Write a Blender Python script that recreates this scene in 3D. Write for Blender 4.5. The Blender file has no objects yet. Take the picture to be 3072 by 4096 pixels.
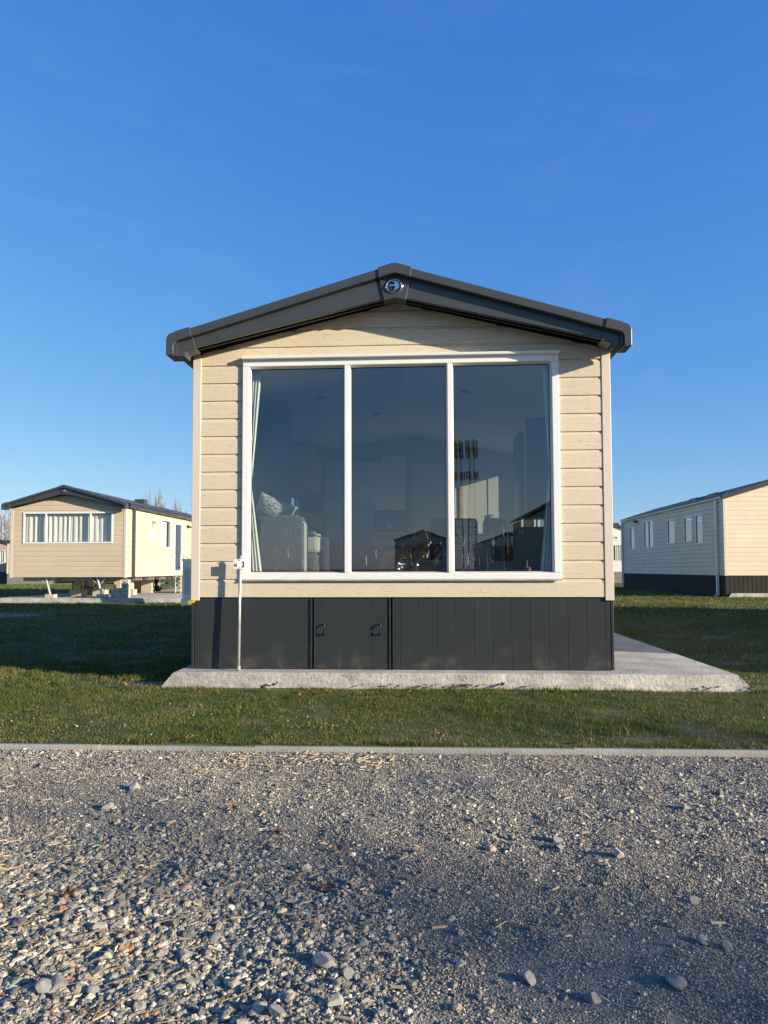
import bpy, bmesh, math, random
import numpy as np
from mathutils import Vector, Matrix
random.seed(7); RNG = np.random.default_rng(11)
S = bpy.context.scene; COL = S.collection; PI = math.pi

# ------------------------------------------------------------------ noise
def vnoise(x, y, sc, seed=0):
    x = np.asarray(x, float) / sc + 1000.3; y = np.asarray(y, float) / sc + 1000.7
    xi = np.floor(x).astype(np.int64); yi = np.floor(y).astype(np.int64)
    fx = x - xi; fy = y - yi; fx = fx * fx * (3 - 2 * fx); fy = fy * fy * (3 - 2 * fy)
    def h(a, b):
        n = (a * 374761393 + b * 668265263 + seed * 2147483647 + 12345) & 0xffffffff
        n = ((n ^ (n >> 13)) * 1274126177) & 0xffffffff
        return ((n ^ (n >> 16)) & 0xffff) / 65535.0
    return (h(xi, yi) * (1 - fx) + h(xi + 1, yi) * fx) * (1 - fy) + (h(xi, yi + 1) * (1 - fx) + h(xi + 1, yi + 1) * fx) * fy
def fbm(x, y, sc, seed=0, o=3):
    r = 0; a = 1; t = 0
    for k in range(o):
        r = r + a * vnoise(x, y, sc / 2 ** k, seed + k * 17); t += a; a *= .5
    return r / t
GZ = -0.15
def lawn_h(x, y): return GZ - .08 * np.clip((-2.157 + .009 * np.clip(x, -3, 3) + .032 - np.asarray(y, float)) / .014, 0, 1) + .022 * np.exp(-((np.asarray(y, float) + .25) / .7) ** 2) + .03 * (fbm(x, y, 1.3, 5) - .5) * np.clip((np.asarray(y) + 2.3) * 1.5, .25, 1)
def gravel_h(x, y):
    h = -.195 + .075 * (fbm(x, y, 1.1, 3, 2) - .5) + .03 * (fbm(x, y, .35, 9, 2) - .5) + .020 * (fbm(x, y, .10, 19, 3) - .5)
    e = np.clip((-2.17 - np.asarray(y)) / .35, 0, 1)
    return -.176 * (1 - e) + h * e
def bare(x, y):     # worn soil in the lawn
    x = np.asarray(x, float); y = np.asarray(y, float)
    b = np.clip((fbm(x, y, .4, 21) - .62) * 6, 0, 1) * .55 * np.where(np.hypot(x, y) > 7, .35, 1)
    d = np.hypot((x + 10.2) / 1.9, (y - 9.4) / 1.0) + .5 * (fbm(x, y, .8, 31) - .5)
    b = np.maximum(b, np.clip((1.05 - d) * 4, 0, 1))
    pf = np.clip((y + .37 + .22 * (fbm(x, y, .5, 41) - .5)) * 14, 0, 1) * (y < .1) * (x > -2.5) * (x < 3.4)
    return np.maximum(b, pf * .9)

# ------------------------------------------------------------------ materials
def newmat(name):
    m = bpy.data.materials.new(name); m.use_nodes = True; nt = m.node_tree; nt.nodes.clear()
    o = nt.nodes.new('ShaderNodeOutputMaterial'); return m, nt, o
def N(nt, t, **k):
    n = nt.nodes.new(t)
    for a, v in k.items(): setattr(n, a, v)
    return n
def M(name, col, rough=.5, metal=0, var=.12, vs=3., bump=0., bs=80., stretch=(1, 1, 1), spec=.5, attr=None, var2=0, vs2=40.):
    m, nt, o = newmat(name); L = nt.links.new
    b = N(nt, 'ShaderNodeBsdfPrincipled'); L(b.outputs[0], o.inputs[0])
    b.inputs['Roughness'].default_value = rough; b.inputs['Metallic'].default_value = metal
    b.inputs['Specular IOR Level'].default_value = spec
    tc = N(nt, 'ShaderNodeTexCoord'); mp = N(nt, 'ShaderNodeMapping'); mp.inputs['Scale'].default_value = stretch
    L(tc.outputs['Object'], mp.inputs[0])
    def noise(s, d=3):
        n = N(nt, 'ShaderNodeTexNoise'); n.inputs['Scale'].default_value = s; n.inputs['Detail'].default_value = d
        L(mp.outputs[0], n.inputs[0]); return n
    if attr:
        a = N(nt, 'ShaderNodeAttribute'); a.attribute_name = attr; src = a.outputs['Color']
    else:
        r = N(nt, 'ShaderNodeRGB'); r.outputs[0].default_value = (*col, 1); src = r.outputs[0]
    for v, s in ((var, vs), (var2, vs2)):
        if v:
            n = noise(s, 4); mr = N(nt, 'ShaderNodeMapRange'); mr.inputs['From Min'].default_value = .3; mr.inputs['From Max'].default_value = .7
            mr.inputs['To Min'].default_value = 1 - v; mr.inputs['To Max'].default_value = 1 + v; L(n.outputs[0], mr.inputs[0])
            x = N(nt, 'ShaderNodeVectorMath', operation='SCALE'); L(src, x.inputs[0]); L(mr.outputs[0], x.inputs['Scale']); src = x.outputs[0]
    L(src, b.inputs['Base Color'])
    if bump:
        n = noise(bs, 5); bp = N(nt, 'ShaderNodeBump'); bp.inputs['Strength'].default_value = bump; bp.inputs['Distance'].default_value = .01
        L(n.outputs[0], bp.inputs['Height']); L(bp.outputs[0], b.inputs['Normal'])
    return m

def siding_mat(name, col, grain=True):
    m, nt, o = newmat(name); L = nt.links.new
    b = N(nt, 'ShaderNodeBsdfPrincipled'); L(b.outputs[0], o.inputs[0]); b.inputs['Roughness'].default_value = .55; b.inputs['Specular IOR Level'].default_value = .3
    tc = N(nt, 'ShaderNodeTexCoord'); mp = N(nt, 'ShaderNodeMapping'); mp.inputs['Scale'].default_value = (1.5, 1.5, 26)
    L(tc.outputs['Object'], mp.inputs[0])
    w = N(nt, 'ShaderNodeTexNoise'); w.inputs['Scale'].default_value = 1.3; w.inputs['Detail'].default_value = 1; L(tc.outputs['Object'], w.inputs[0])
    n = N(nt, 'ShaderNodeTexNoise'); n.inputs['Scale'].default_value = 2.6; n.inputs['Detail'].default_value = 3; n.inputs['Distortion'].default_value = .6
    L(mp.outputs[0], n.inputs[0])
    # contour lines of a stretched noise = embossed wood grain
    k = N(nt, 'ShaderNodeMath', operation='MULTIPLY'); k.inputs[1].default_value = 11; L(n.outputs[0], k.inputs[0])
    f = N(nt, 'ShaderNodeMath', operation='PINGPONG'); f.inputs[1].default_value = .5; L(k.outputs[0], f.inputs[0])
    r = N(nt, 'ShaderNodeMapRange'); r.inputs['From Min'].default_value = 0; r.inputs['From Max'].default_value = .16; L(f.outputs[0], r.inputs[0])
    br = N(nt, 'ShaderNodeTexNoise'); br.inputs['Scale'].default_value = 2.4; L(mp.outputs[0], br.inputs[0])
    bm = N(nt, 'ShaderNodeMapRange'); bm.inputs['From Min'].default_value = .38; bm.inputs['From Max'].default_value = .6
    bm.inputs['To Min'].default_value = .1; bm.inputs['To Max'].default_value = 1; L(br.outputs[0], bm.inputs[0])
    iv = N(nt, 'ShaderNodeMath', operation='SUBTRACT'); iv.inputs[0].default_value = 1; L(r.outputs[0], iv.inputs[1])
    ln = N(nt, 'ShaderNodeMath', operation='MULTIPLY'); L(iv.outputs[0], ln.inputs[0]); L(bm.outputs[0], ln.inputs[1])
    mx = N(nt, 'ShaderNodeMix', data_type='RGBA'); mx.inputs['A'].default_value = (*col, 1); mx.inputs['B'].default_value = (*[c * (.5 if grain else .9) for c in col], 1)
    L(ln.outputs[0], mx.inputs['Factor'])
    v = N(nt, 'ShaderNodeMapRange'); v.inputs['From Min'].default_value = .3; v.inputs['From Max'].default_value = .7; v.inputs['To Min'].default_value = .95; v.inputs['To Max'].default_value = 1.04
    L(w.outputs[0], v.inputs[0]); x = N(nt, 'ShaderNodeVectorMath', operation='SCALE'); L(mx.outputs['Result'], x.inputs[0]); L(v.outputs[0], x.inputs['Scale'])
    L(x.outputs[0], b.inputs['Base Color'])
    if grain:
        bp = N(nt, 'ShaderNodeBump'); bp.invert = True; bp.inputs['Strength'].default_value = .5; bp.inputs['Distance'].default_value = .003
        L(ln.outputs[0], bp.inputs['Height']); L(bp.outputs[0], b.inputs['Normal'])
    return m

def glass_mat(name, refl=.13, tint=(.80, .86, .85), wav=.0, seedo=0, streak=False):
    m, nt, o = newmat(name); L = nt.links.new
    t = N(nt, 'ShaderNodeBsdfTransparent'); t.inputs[0].default_value = (*tint, 1)
    g = N(nt, 'ShaderNodeBsdfGlossy'); g.inputs['Roughness'].default_value = 0
    ge = N(nt, 'ShaderNodeNewGeometry'); dt = N(nt, 'ShaderNodeVectorMath', operation='DOT_PRODUCT'); L(ge.outputs['Normal'], dt.inputs[0]); L(ge.outputs['Incoming'], dt.inputs[1])
    ab = N(nt, 'ShaderNodeMath', operation='ABSOLUTE'); L(dt.outputs['Value'], ab.inputs[0])
    om = N(nt, 'ShaderNodeMath', operation='SUBTRACT'); om.inputs[0].default_value = 1; L(ab.outputs[0], om.inputs[1])
    pw = N(nt, 'ShaderNodeMath', operation='POWER'); pw.inputs[1].default_value = 5; L(om.outputs[0], pw.inputs[0])
    ad = N(nt, 'ShaderNodeMath', operation='MULTIPLY_ADD', use_clamp=True); ad.inputs[1].default_value = 1 - refl; ad.inputs[2].default_value = refl; L(pw.outputs[0], ad.inputs[0])
    mx = N(nt, 'ShaderNodeMixShader'); L(ad.outputs[0], mx.inputs[0]); L(t.outputs[0], mx.inputs[1]); L(g.outputs[0], mx.inputs[2])
    out = mx.outputs[0]
    tc = N(nt, 'ShaderNodeTexCoord')
    if wav:
        mp = N(nt, 'ShaderNodeMapping'); mp.inputs['Location'].default_value = (seedo, seedo * .7, 0); L(tc.outputs['Object'], mp.inputs[0])
        n = N(nt, 'ShaderNodeTexNoise'); n.inputs['Scale'].default_value = 3.2; n.inputs['Detail'].default_value = 1; L(mp.outputs[0], n.inputs[0])
        bp = N(nt, 'ShaderNodeBump'); bp.inputs['Strength'].default_value = 1; bp.inputs['Distance'].default_value = wav; L(n.outputs[0], bp.inputs['Height']); L(bp.outputs[0], g.inputs['Normal'])
    if streak:   # dried water runs low on the pane
        mp = N(nt, 'ShaderNodeMapping'); mp.inputs['Scale'].default_value = (5.5, 1, .55); L(tc.outputs['Object'], mp.inputs[0])
        n = N(nt, 'ShaderNodeTexNoise'); n.inputs['Scale'].default_value = 1.9; n.inputs['Detail'].default_value = 5; n.inputs['Distortion'].default_value = .5; L(mp.outputs[0], n.inputs[0])
        k = N(nt, 'ShaderNodeMath', operation='MULTIPLY'); k.inputs[1].default_value = 5; L(n.outputs[0], k.inputs[0])
        f = N(nt, 'ShaderNodeMath', operation='PINGPONG'); f.inputs[1].default_value = .5; L(k.outputs[0], f.inputs[0])
        r = N(nt, 'ShaderNodeMapRange'); r.inputs['From Min'].default_value = .035; r.inputs['From Max'].default_value = 0; L(f.outputs[0], r.inputs[0])
        sx = N(nt, 'ShaderNodeSeparateXYZ'); L(tc.outputs['Object'], sx.inputs[0])
        hz = N(nt, 'ShaderNodeMapRange'); hz.inputs['From Min'].default_value = 1.3; hz.inputs['From Max'].default_value = 1.0; L(sx.outputs['Z'], hz.inputs[0])
        n2 = N(nt, 'ShaderNodeTexNoise'); n2.inputs['Scale'].default_value = 9; L(tc.outputs['Object'], n2.inputs[0])
        r2 = N(nt, 'ShaderNodeMapRange'); r2.inputs['From Min'].default_value = .45; r2.inputs['From Max'].default_value = .6; L(n2.outputs[0], r2.inputs[0])
        a = N(nt, 'ShaderNodeMath', operation='MULTIPLY'); L(r.outputs[0], a.inputs[0]); L(hz.outputs[0], a.inputs[1])
        a2 = N(nt, 'ShaderNodeMath', operation='MULTIPLY'); L(a.outputs[0], a2.inputs[0]); L(r2.outputs[0], a2.inputs[1])
        a3 = N(nt, 'ShaderNodeMath', operation='MULTIPLY'); a3.inputs[1].default_value = .5; L(a2.outputs[0], a3.inputs[0])
        d = N(nt, 'ShaderNodeBsdfDiffuse'); d.inputs[0].default_value = (.7, .68, .62, 1)
        m2 = N(nt, 'ShaderNodeMixShader'); L(a3.outputs[0], m2.inputs[0]); L(out, m2.inputs[1]); L(d.outputs[0], m2.inputs[2]); out = m2.outputs[0]
    L(out, o.inputs[0]); return m

def leaf_mat(name, attr='col', tr=.35, rough=.5):
    m, nt, o = newmat(name); L = nt.links.new
    a = N(nt, 'ShaderNodeAttribute'); a.attribute_name = attr
    d = N(nt, 'ShaderNodeBsdfPrincipled'); d.inputs['Roughness'].default_value = rough; d.inputs['Specular IOR Level'].default_value = .25
    t = N(nt, 'ShaderNodeBsdfTranslucent'); mx = N(nt, 'ShaderNodeMixShader'); mx.inputs[0].default_value = tr
    L(a.outputs['Color'], d.inputs['Base Color']); L(a.outputs['Color'], t.inputs[0]); L(d.outputs[0], mx.inputs[1]); L(t.outputs[0], mx.inputs[2]); L(mx.outputs[0], o.inputs[0]); return m

MT = dict(
    side=siding_mat('cream_wood_grain_cladding', (.61, .53, .385)),
    side_far=siding_mat('cream_cladding', (.57, .47, .335), False),
    side_grey=siding_mat('off_white_cladding', (.76, .62, .46), False),
    side_white=siding_mat('white_cladding', (.75, .74, .66), False),
    side_pink=siding_mat('pinkish_cladding', (.50, .38, .30), False),
    trim=M('cream_trim', (.61, .54, .44), .4, var=.04),
    roof=M('anthracite_roof_trim', (.047, .052, .054), .33, var=.06, spec=.5),
    tile=M('anthracite_tile', (.045, .048, .052), .4, var=.25, vs=9),
    black=M('black_soffit', (.006, .006, .006), .95, var=0, spec=0),  # soffit's deep shade put into its colour; also used behind the skirting
    skirt=M('dark_grey_skirting', (.027, .031, .031), .38, var=.12, vs=2.2, bump=.05, bs=200, stretch=(1, 1, .25)),
    skirtd=M('dark_matt_skirting', (.035, .034, .033), .8, var=.12, vs=2.2, spec=.15),
    skirtg=M('grey_skirting', (.22, .21, .18), .5, var=.08),
    white=M('white_upvc', (.74, .735, .69), .3, var=.02),
    gasket=M('black_gasket', (.01, .01, .01), .6, var=0),
    chrome=M('chrome', (.75, .78, .82), .04, 1, var=0),
    galv=M('galvanised_steel', (.55, .55, .52), .38, .55, var=.2, vs=25),
    galvd=M('weathered_steel', (.35, .35, .33), .5, .4, var=.2, vs=12),
    concrete=M('pad_concrete', (.385, .365, .315), .85, var=.24, vs=3.2, var2=.22, vs2=28, bump=.6, bs=55),
    kerb=M('kerb_concrete', (.30, .295, .26), .85, var=.2, vs=3, var2=.1, vs2=60, bump=.4, bs=90),
    block=M('concrete_block', (.45, .40, .31), .9, var=.15, vs=8, bump=.4, bs=70),
    board=M('sign_board', (.82, .81, .80), .35, var=0),
    ink=M('black_ink', (.01, .01, .01), .5, var=0),
    yellow=M('yellow_plastic', (.85, .48, .03), .5, var=.1, vs=60),
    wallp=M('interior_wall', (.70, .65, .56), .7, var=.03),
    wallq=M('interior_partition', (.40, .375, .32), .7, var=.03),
    ceil=M('interior_ceiling', (.75, .72, .66), .8, var=.02),
    floor=M('interior_carpet', (.24, .21, .17), .9, var=.15, vs=30),
    cup=M('kitchen_front', (.62, .60, .54), .35, var=.03),
    cupd=M('blue_grey_unit', (.05, .075, .10), .3, var=.05),
    wood=M('oak_veneer', (.42, .30, .19), .45, var=.12, vs=4, stretch=(1, 1, 8)),
    fab=M('grey_tweed', (.12, .12, .108), .95, var=.10, vs=5, var2=.55, vs2=110, bump=.8, bs=120),
    fabl=M('pale_fabric', (.45, .42, .36), .95, var=.06, vs=6, var2=.12, vs2=200, bump=.3, bs=200),
    fabd=M('charcoal_fabric', (.035, .04, .045), .95, var=.1, vs=30),
    curt=M('cream_curtain', (.84, .79, .68), .9, var=.06, vs=4, stretch=(3, 3, .5)),
    cab=M('blue_grey_enamel', (.085, .14, .18), .45, var=.06),  # darkened to carry the shade the cabinet should stand in
    cabg=M('green_lid', (.10, .20, .18), .45, var=.06),
    tyre=M('rubber', (.02, .02, .02), .8, var=.1),
    mast=M('mast_steel', (.05, .055, .06), .6, var=.1),
    poleW=M('weathered_timber', (.16, .12, .08), .85, var=.2, vs=4),
    bark=M('bare_bark', (.25, .215, .18), .9, var=.2, vs=3),
    rock=M('grey_rock', (.33, .32, .30), .85, var=.22, vs=18, bump=.7, bs=60),
    rockw=M('pale_rock', (.52, .49, .43), .85, var=.15, vs=18, bump=.7, bs=60),
    twig=M('dry_twig', (.26, .17, .08), .8, var=.25, vs=20),
    chip=M('pale_wood_chip', (.50, .39, .245), .75, var=.2, vs=25),
    leaf=M('dead_leaf', (.17, .075, .04), .75, var=.35, vs=25, bump=.4, bs=60),
    leaf2=M('dry_dead_leaf', (.27, .15, .08), .75, var=.35, vs=25, bump=.4, bs=60),
    stone=M('gravel_stone', (.3, .3, .3), .85, var=.10, vs=55, attr='col', bump=.6, bs=110),
    g1=glass_mat('window_glass', .17, (.72, .80, .79), wav=.00022, seedo=1, streak=True),
    g2=glass_mat('window_glass_blue', .17, (.66, .74, .80), wav=.00022, seedo=4, streak=True),  # tint stands in for the bluer polarised reflection in the middle pane
    g3=glass_mat('window_glass_streaked', .17, (.70, .79, .79), wav=.00022, seedo=8, streak=True),
    gf=glass_mat('far_window_glass', .10, (.85, .88, .88), wav=.0005),
    gs=glass_mat('side_window_glass', .38, (.45, .5, .55), wav=.0045),
    grass=leaf_mat('grass_blades'),
)
def skirt_scuffs():
    m = MT['skirt']; nt = m.node_tree; L = nt.links.new
    b = next(n for n in nt.nodes if n.type == 'BSDF_PRINCIPLED'); src = b.inputs['Base Color'].links[0].from_socket
    tc = N(nt, 'ShaderNodeTexCoord'); sx = N(nt, 'ShaderNodeSeparateXYZ'); L(tc.outputs['Object'], sx.inputs[0])
    a = N(nt, 'ShaderNodeTexNoise'); a.inputs['Scale'].default_value = 7; a.inputs['Detail'].default_value = 6; L(tc.outputs['Object'], a.inputs[0])
    hz = N(nt, 'ShaderNodeMapRange'); hz.inputs['From Min'].default_value = .26; hz.inputs['From Max'].default_value = .0; L(sx.outputs['Z'], hz.inputs[0])
    th = N(nt, 'ShaderNodeMapRange'); th.inputs['From Min'].default_value = .50; th.inputs['From Max'].default_value = .74; L(a.outputs[0], th.inputs[0])
    k = N(nt, 'ShaderNodeMath', operation='MULTIPLY'); L(hz.outputs[0], k.inputs[0]); L(th.outputs[0], k.inputs[1])
    v = N(nt, 'ShaderNodeTexVoronoi'); v.inputs['Scale'].default_value = 13; L(tc.outputs['Object'], v.inputs[0])
    sp = N(nt, 'ShaderNodeMapRange'); sp.inputs['From Min'].default_value = .075; sp.inputs['From Max'].default_value = .03; L(v.outputs['Distance'], sp.inputs[0])
    g = N(nt, 'ShaderNodeTexNoise'); g.inputs['Scale'].default_value = 5.5; L(tc.outputs['Object'], g.inputs[0])
    gt = N(nt, 'ShaderNodeMapRange'); gt.inputs['From Min'].default_value = .52; gt.inputs['From Max'].default_value = .60; L(g.outputs[0], gt.inputs[0])
    k2 = N(nt, 'ShaderNodeMath', operation='MULTIPLY'); L(sp.outputs[0], k2.inputs[0]); L(gt.outputs[0], k2.inputs[1])
    k3 = N(nt, 'ShaderNodeMath', operation='MULTIPLY_ADD', use_clamp=True); L(k.outputs[0], k3.inputs[0]); k3.inputs[1].default_value = .75; L(k2.outputs[0], k3.inputs[2])
    k4 = N(nt, 'ShaderNodeMath', operation='MULTIPLY'); k4.inputs[1].default_value = .5; L(k3.outputs[0], k4.inputs[0])
    mx = N(nt, 'ShaderNodeMix', data_type='RGBA'); L(k4.outputs[0], mx.inputs['Factor']); L(src, mx.inputs['A']); mx.inputs['B'].default_value = (.15, .14, .12, 1); L(mx.outputs['Result'], b.inputs['Base Color'])
skirt_scuffs()
def plastic_film():
    m, nt, o = newmat('clear_brown_plastic_film'); L = nt.links.new
    t = N(nt, 'ShaderNodeBsdfTransparent'); t.inputs[0].default_value = (.62, .50, .40, 1)
    g = N(nt, 'ShaderNodeBsdfGlossy'); g.inputs['Roughness'].default_value = .22
    d = N(nt, 'ShaderNodeBsdfDiffuse'); d.inputs[0].default_value = (.10, .065, .04, 1)
    a = N(nt, 'ShaderNodeMixShader'); a.inputs[0].default_value = .35; L(t.outputs[0], a.inputs[1]); L(d.outputs[0], a.inputs[2])
    b = N(nt, 'ShaderNodeMixShader'); b.inputs[0].default_value = .06; L(a.outputs[0], b.inputs[1]); L(g.outputs[0], b.inputs[2]); L(b.outputs[0], o.inputs[0]); return m
MT['film'] = plastic_film()
def pattern_mat(name, a, b, sc, kind='stripe'):
    m, nt, o = newmat(name); L = nt.links.new
    p = N(nt, 'ShaderNodeBsdfPrincipled'); p.inputs['Roughness'].default_value = .9; L(p.outputs[0], o.inputs[0])
    tc = N(nt, 'ShaderNodeTexCoord')
    if kind == 'stripe':
        w = N(nt, 'ShaderNodeTexWave', bands_direction='Z'); w.inputs['Scale'].default_value = sc
    else:
        w = N(nt, 'ShaderNodeTexWave', wave_type='RINGS'); w.inputs['Scale'].default_value = sc; w.inputs['Distortion'].default_value = 9; w.inputs['Detail Scale'].default_value = 1.2
    L(tc.outputs['Object'], w.inputs[0])
    mx = N(nt, 'ShaderNodeMix', data_type='RGBA'); mx.inputs['A'].default_value = (*a, 1); mx.inputs['B'].default_value = (*b, 1); L(w.outputs[0], mx.inputs['Factor']); L(mx.outputs['Result'], p.inputs['Base Color']); return m
MT['stripe'] = pattern_mat('charcoal_striped_fabric', (.02, .025, .028), (.13, .14, .13), 22)
MT['fern'] = pattern_mat('leaf_pattern_fabric', (.14, .17, .18), (.62, .60, .52), 26, 'ring')
MT['band'] = pattern_mat('banded_fabric', (.45, .42, .36), (.45, .42, .36), 5)

# ------------------------------------------------------------------ mesh helper
class MB:
    def __init__(s): s.v = []; s.f = []
    def add(s, vs, fs):
        b = len(s.v); s.v += [tuple(v) for v in vs]; s.f += [tuple(b + i for i in f) for f in fs]; return s
    def box(s, x0, x1, y0, y1, z0, z1):
        return s.add([(x, y, z) for x in (x0, x1) for y in (y0, y1) for z in (z0, z1)],
                     [(0, 1, 3, 2), (4, 6, 7, 5), (0, 4, 5, 1), (2, 3, 7, 6), (0, 2, 6, 4), (1, 5, 7, 3)])
    def prism(s, pts, a, b, axis='y'):   # pts in the two remaining axes (x,z for y; y,z for x; x,y for z)
        n = len(pts)
        def P(p, t): return (p[0], t, p[1]) if axis == 'y' else ((t, p[0], p[1]) if axis == 'x' else (p[0], p[1], t))
        ar = sum(pts[i][0] * pts[(i + 1) % n][1] - pts[(i + 1) % n][0] * pts[i][1] for i in range(n))
        flip = (ar > 0) if axis != 'y' else (ar < 0)
        if flip: pts = pts[::-1]
        return s.add([P(p, a) for p in pts] + [P(p, b) for p in pts],
                     [tuple(range(n))] + [tuple(range(2 * n - 1, n - 1, -1))] + [(i, n + i, n + (i + 1) % n, (i + 1) % n) for i in range(n)])
    def tube(s, path, r, n=8, cap=True):
        path = [Vector(p) for p in path]; rs = r if isinstance(r, (list, tuple)) else [r] * len(path); rings = []
        up = None
        for i, p in enumerate(path):
            d = (path[min(i + 1, len(path) - 1)] - path[max(i - 1, 0)]).normalized()
            if up is None: up = Vector((0, 0, 1)) if abs(d.z) < .9 else Vector((1, 0, 0))
            a = d.cross(up).normalized(); b = d.cross(a).normalized(); up = b.cross(d) * -1 if False else up
            rings.append([p + (a * math.cos(2 * PI * k / n) + b * math.sin(2 * PI * k / n)) * rs[i] for k in range(n)])
        vs = [v for rg in rings for v in rg]; fs = []
        for i in range(len(path) - 1):
            for k in range(n): fs.append((i * n + k, i * n + (k + 1) % n, (i + 1) * n + (k + 1) % n, (i + 1) * n + k))
        if cap: fs.append(tuple(range(n))[::-1]); fs.append(tuple((len(path) - 1) * n + k for k in range(n)))
        return s.add(vs, fs)
    def grid(s, P, nu, nv):   # P[u][v]
        return s.add([P[i][j] for i in range(nu) for j in range(nv)], [(i * nv + j, (i + 1) * nv + j, (i + 1) * nv + j + 1, i * nv + j + 1) for i in range(nu - 1) for j in range(nv - 1)])
    def build(s, name, mat, parent=None, bevel=0, smooth=False, solid=0, sub=0):
        me = bpy.data.meshes.new(name); me.from_pydata(s.v, [], s.f); me.validate(); me.update()
        bm = bmesh.new(); bm.from_mesh(me); bmesh.ops.recalc_face_normals(bm, faces=bm.faces); bm.to_mesh(me); bm.free()
        if mat: me.materials.append(MT[mat] if isinstance(mat, str) else mat)
        if smooth: me.polygons.foreach_set('use_smooth', [True] * len(me.polygons))
        o = bpy.data.objects.new(name, me); COL.objects.link(o)
        if parent: o.parent = parent
        if solid: md = o.modifiers.new('t', 'SOLIDIFY'); md.thickness = solid
        if sub: md = o.modifiers.new('s', 'SUBSURF'); md.levels = sub; md.render_levels = sub
        if bevel: md = o.modifiers.new('b', 'BEVEL'); md.width = bevel; md.segments = 2; md.limit_method = 'ANGLE'
        return o
def tag(o, label=None, cat=None, group=None, kind=None):
    if label: o['label'] = label
    if cat: o['category'] = cat
    if group: o['group'] = group
    if kind: o['kind'] = kind
    return o
def empty(name, loc, label, cat, group=None, rz=0):
    o = bpy.data.objects.new(name, None); COL.objects.link(o); o.location = loc; o.rotation_euler = (0, 0, rz); o.empty_display_size = .2
    return tag(o, label, cat, group)
def bulk(name, co, tri, mat, col=None, smooth=False):
    """fast mesh from numpy arrays; tri is (n,k) faces"""
    me = bpy.data.meshes.new(name); n, k = tri.shape
    me.vertices.add(len(co)); me.vertices.foreach_set('co', co.astype(np.float32).ravel())
    me.loops.add(n * k); me.loops.foreach_set('vertex_index', tri.astype(np.int32).ravel())
    me.polygons.add(n); me.polygons.foreach_set('loop_start', np.arange(0, n * k, k, dtype=np.int32))
    me.polygons.foreach_set('loop_total', np.full(n, k, dtype=np.int32))
    me.polygons.foreach_set('use_smooth', np.full(n, bool(smooth)))
    if col is not None:
        a = me.color_attributes.new('col', 'FLOAT_COLOR', 'POINT')
        a.data.foreach_set('color', np.c_[col, np.ones(len(col))].astype(np.float32).ravel())
    me.update(calc_edges=True); me.materials.append(MT[mat] if isinstance(mat, str) else mat)
    o = bpy.data.objects.new(name, me); COL.objects.link(o); return o

# ------------------------------------------------------------------ cladding
def siding(x0, x1, z0, ztop, holes=(), course=.16, lip=.012, slope=None, face='front', pos=0.):
    """lapped boards. face front: at y=pos looking -y, along x; 'right': at x=pos looking +x, along y; 'left' looking -x.
       slope=(cx, zapex, k): gable limit z <= zapex-k*|x-cx|"""
    mb = MB(); z = z0
    prof = []
    while z < ztop - .005:
        prof += [(0.0, z + .0005, lip), (lip, z + .0005, 0), ]
        seg = [(z, lip), (z + course * .80, lip), (z + course * .86, lip * .75), (z + course - .004, 0)]
        for (za, oa), (zb, ob) in zip(seg[:-1], seg[1:]):
            cuts = [za] + sorted(h for hh in holes for h in hh[2:] if za < h < min(zb, ztop)) + [min(zb, ztop)]
            for ca, cb in zip(cuts[:-1], cuts[1:]):
                if cb <= ca: continue
                def off(q): return oa + (ob - oa) * (q - za) / (zb - za)
                iv = [(x0, x1)]
                for hx0, hx1, hz0, hz1 in holes:
                    if hz0 < (ca + cb) / 2 < hz1:
                        iv = [p for a, b in iv for p in ((a, min(b, hx0)), (max(a, hx1), b)) if p[1] - p[0] > .002]
                for a, b in iv:
                    r = []
                    for q in (ca, cb):
                        A, B = a, b
                        if slope:
                            cx, zp, k = slope; hw = (zp - q) / k
                            if hw <= 0: hw = .001
                            A = max(A, cx - hw); B = min(B, cx + hw)
                        r.append((A, B))
                    if r[0][1] - r[0][0] < .004: continue
                    oA, oB = off(ca), off(cb)
                    def P(t, o, q):
                        return (t, pos - o, q) if face == 'front' else ((pos + o, t, q) if face == 'right' else (pos - o, t, q))
                    mb.add([P(r[0][0], oA, ca), P(r[0][1], oA, ca), P(r[1][1], oB, cb), P(r[1][0], oB, cb)], [(0, 1, 2, 3)])
                    if ca == za and oa == ob:   # underside of lip
                        mb.add([P(r[0][0], 0, ca - .003), P(r[0][1], 0, ca - .003), P(r[0][1], lip, ca), P(r[0][0], lip, ca)], [(0, 1, 2, 3)])
        z += course
    return mb

def frame_rect(mb, x0, x1, z0, z1, w, y0, y1, mull=(), mw=.04):
    mb.box(x0, x1, y0, y1, z0, z0 + w); mb.box(x0, x1, y0, y1, z1 - w, z1)
    mb.box(x0, x0 + w, y0, y1, z0 + w, z1 - w); mb.box(x1 - w, x1, y0, y1, z0 + w, z1 - w)
    for m in mull: mb.box(m - mw / 2, m + mw / 2, y0, y1, z0 + w, z1 - w)
def swap(mb, side, pos):   # turn a mesh built as front (x along, y out) into a side wall one: along->y
    if side == 'right': mb.v = [(pos - y, x, z) for x, y, z in mb.v]
    else: mb.v = [(pos + y, x, z) for x, y, z in mb.v]
    return mb

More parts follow.
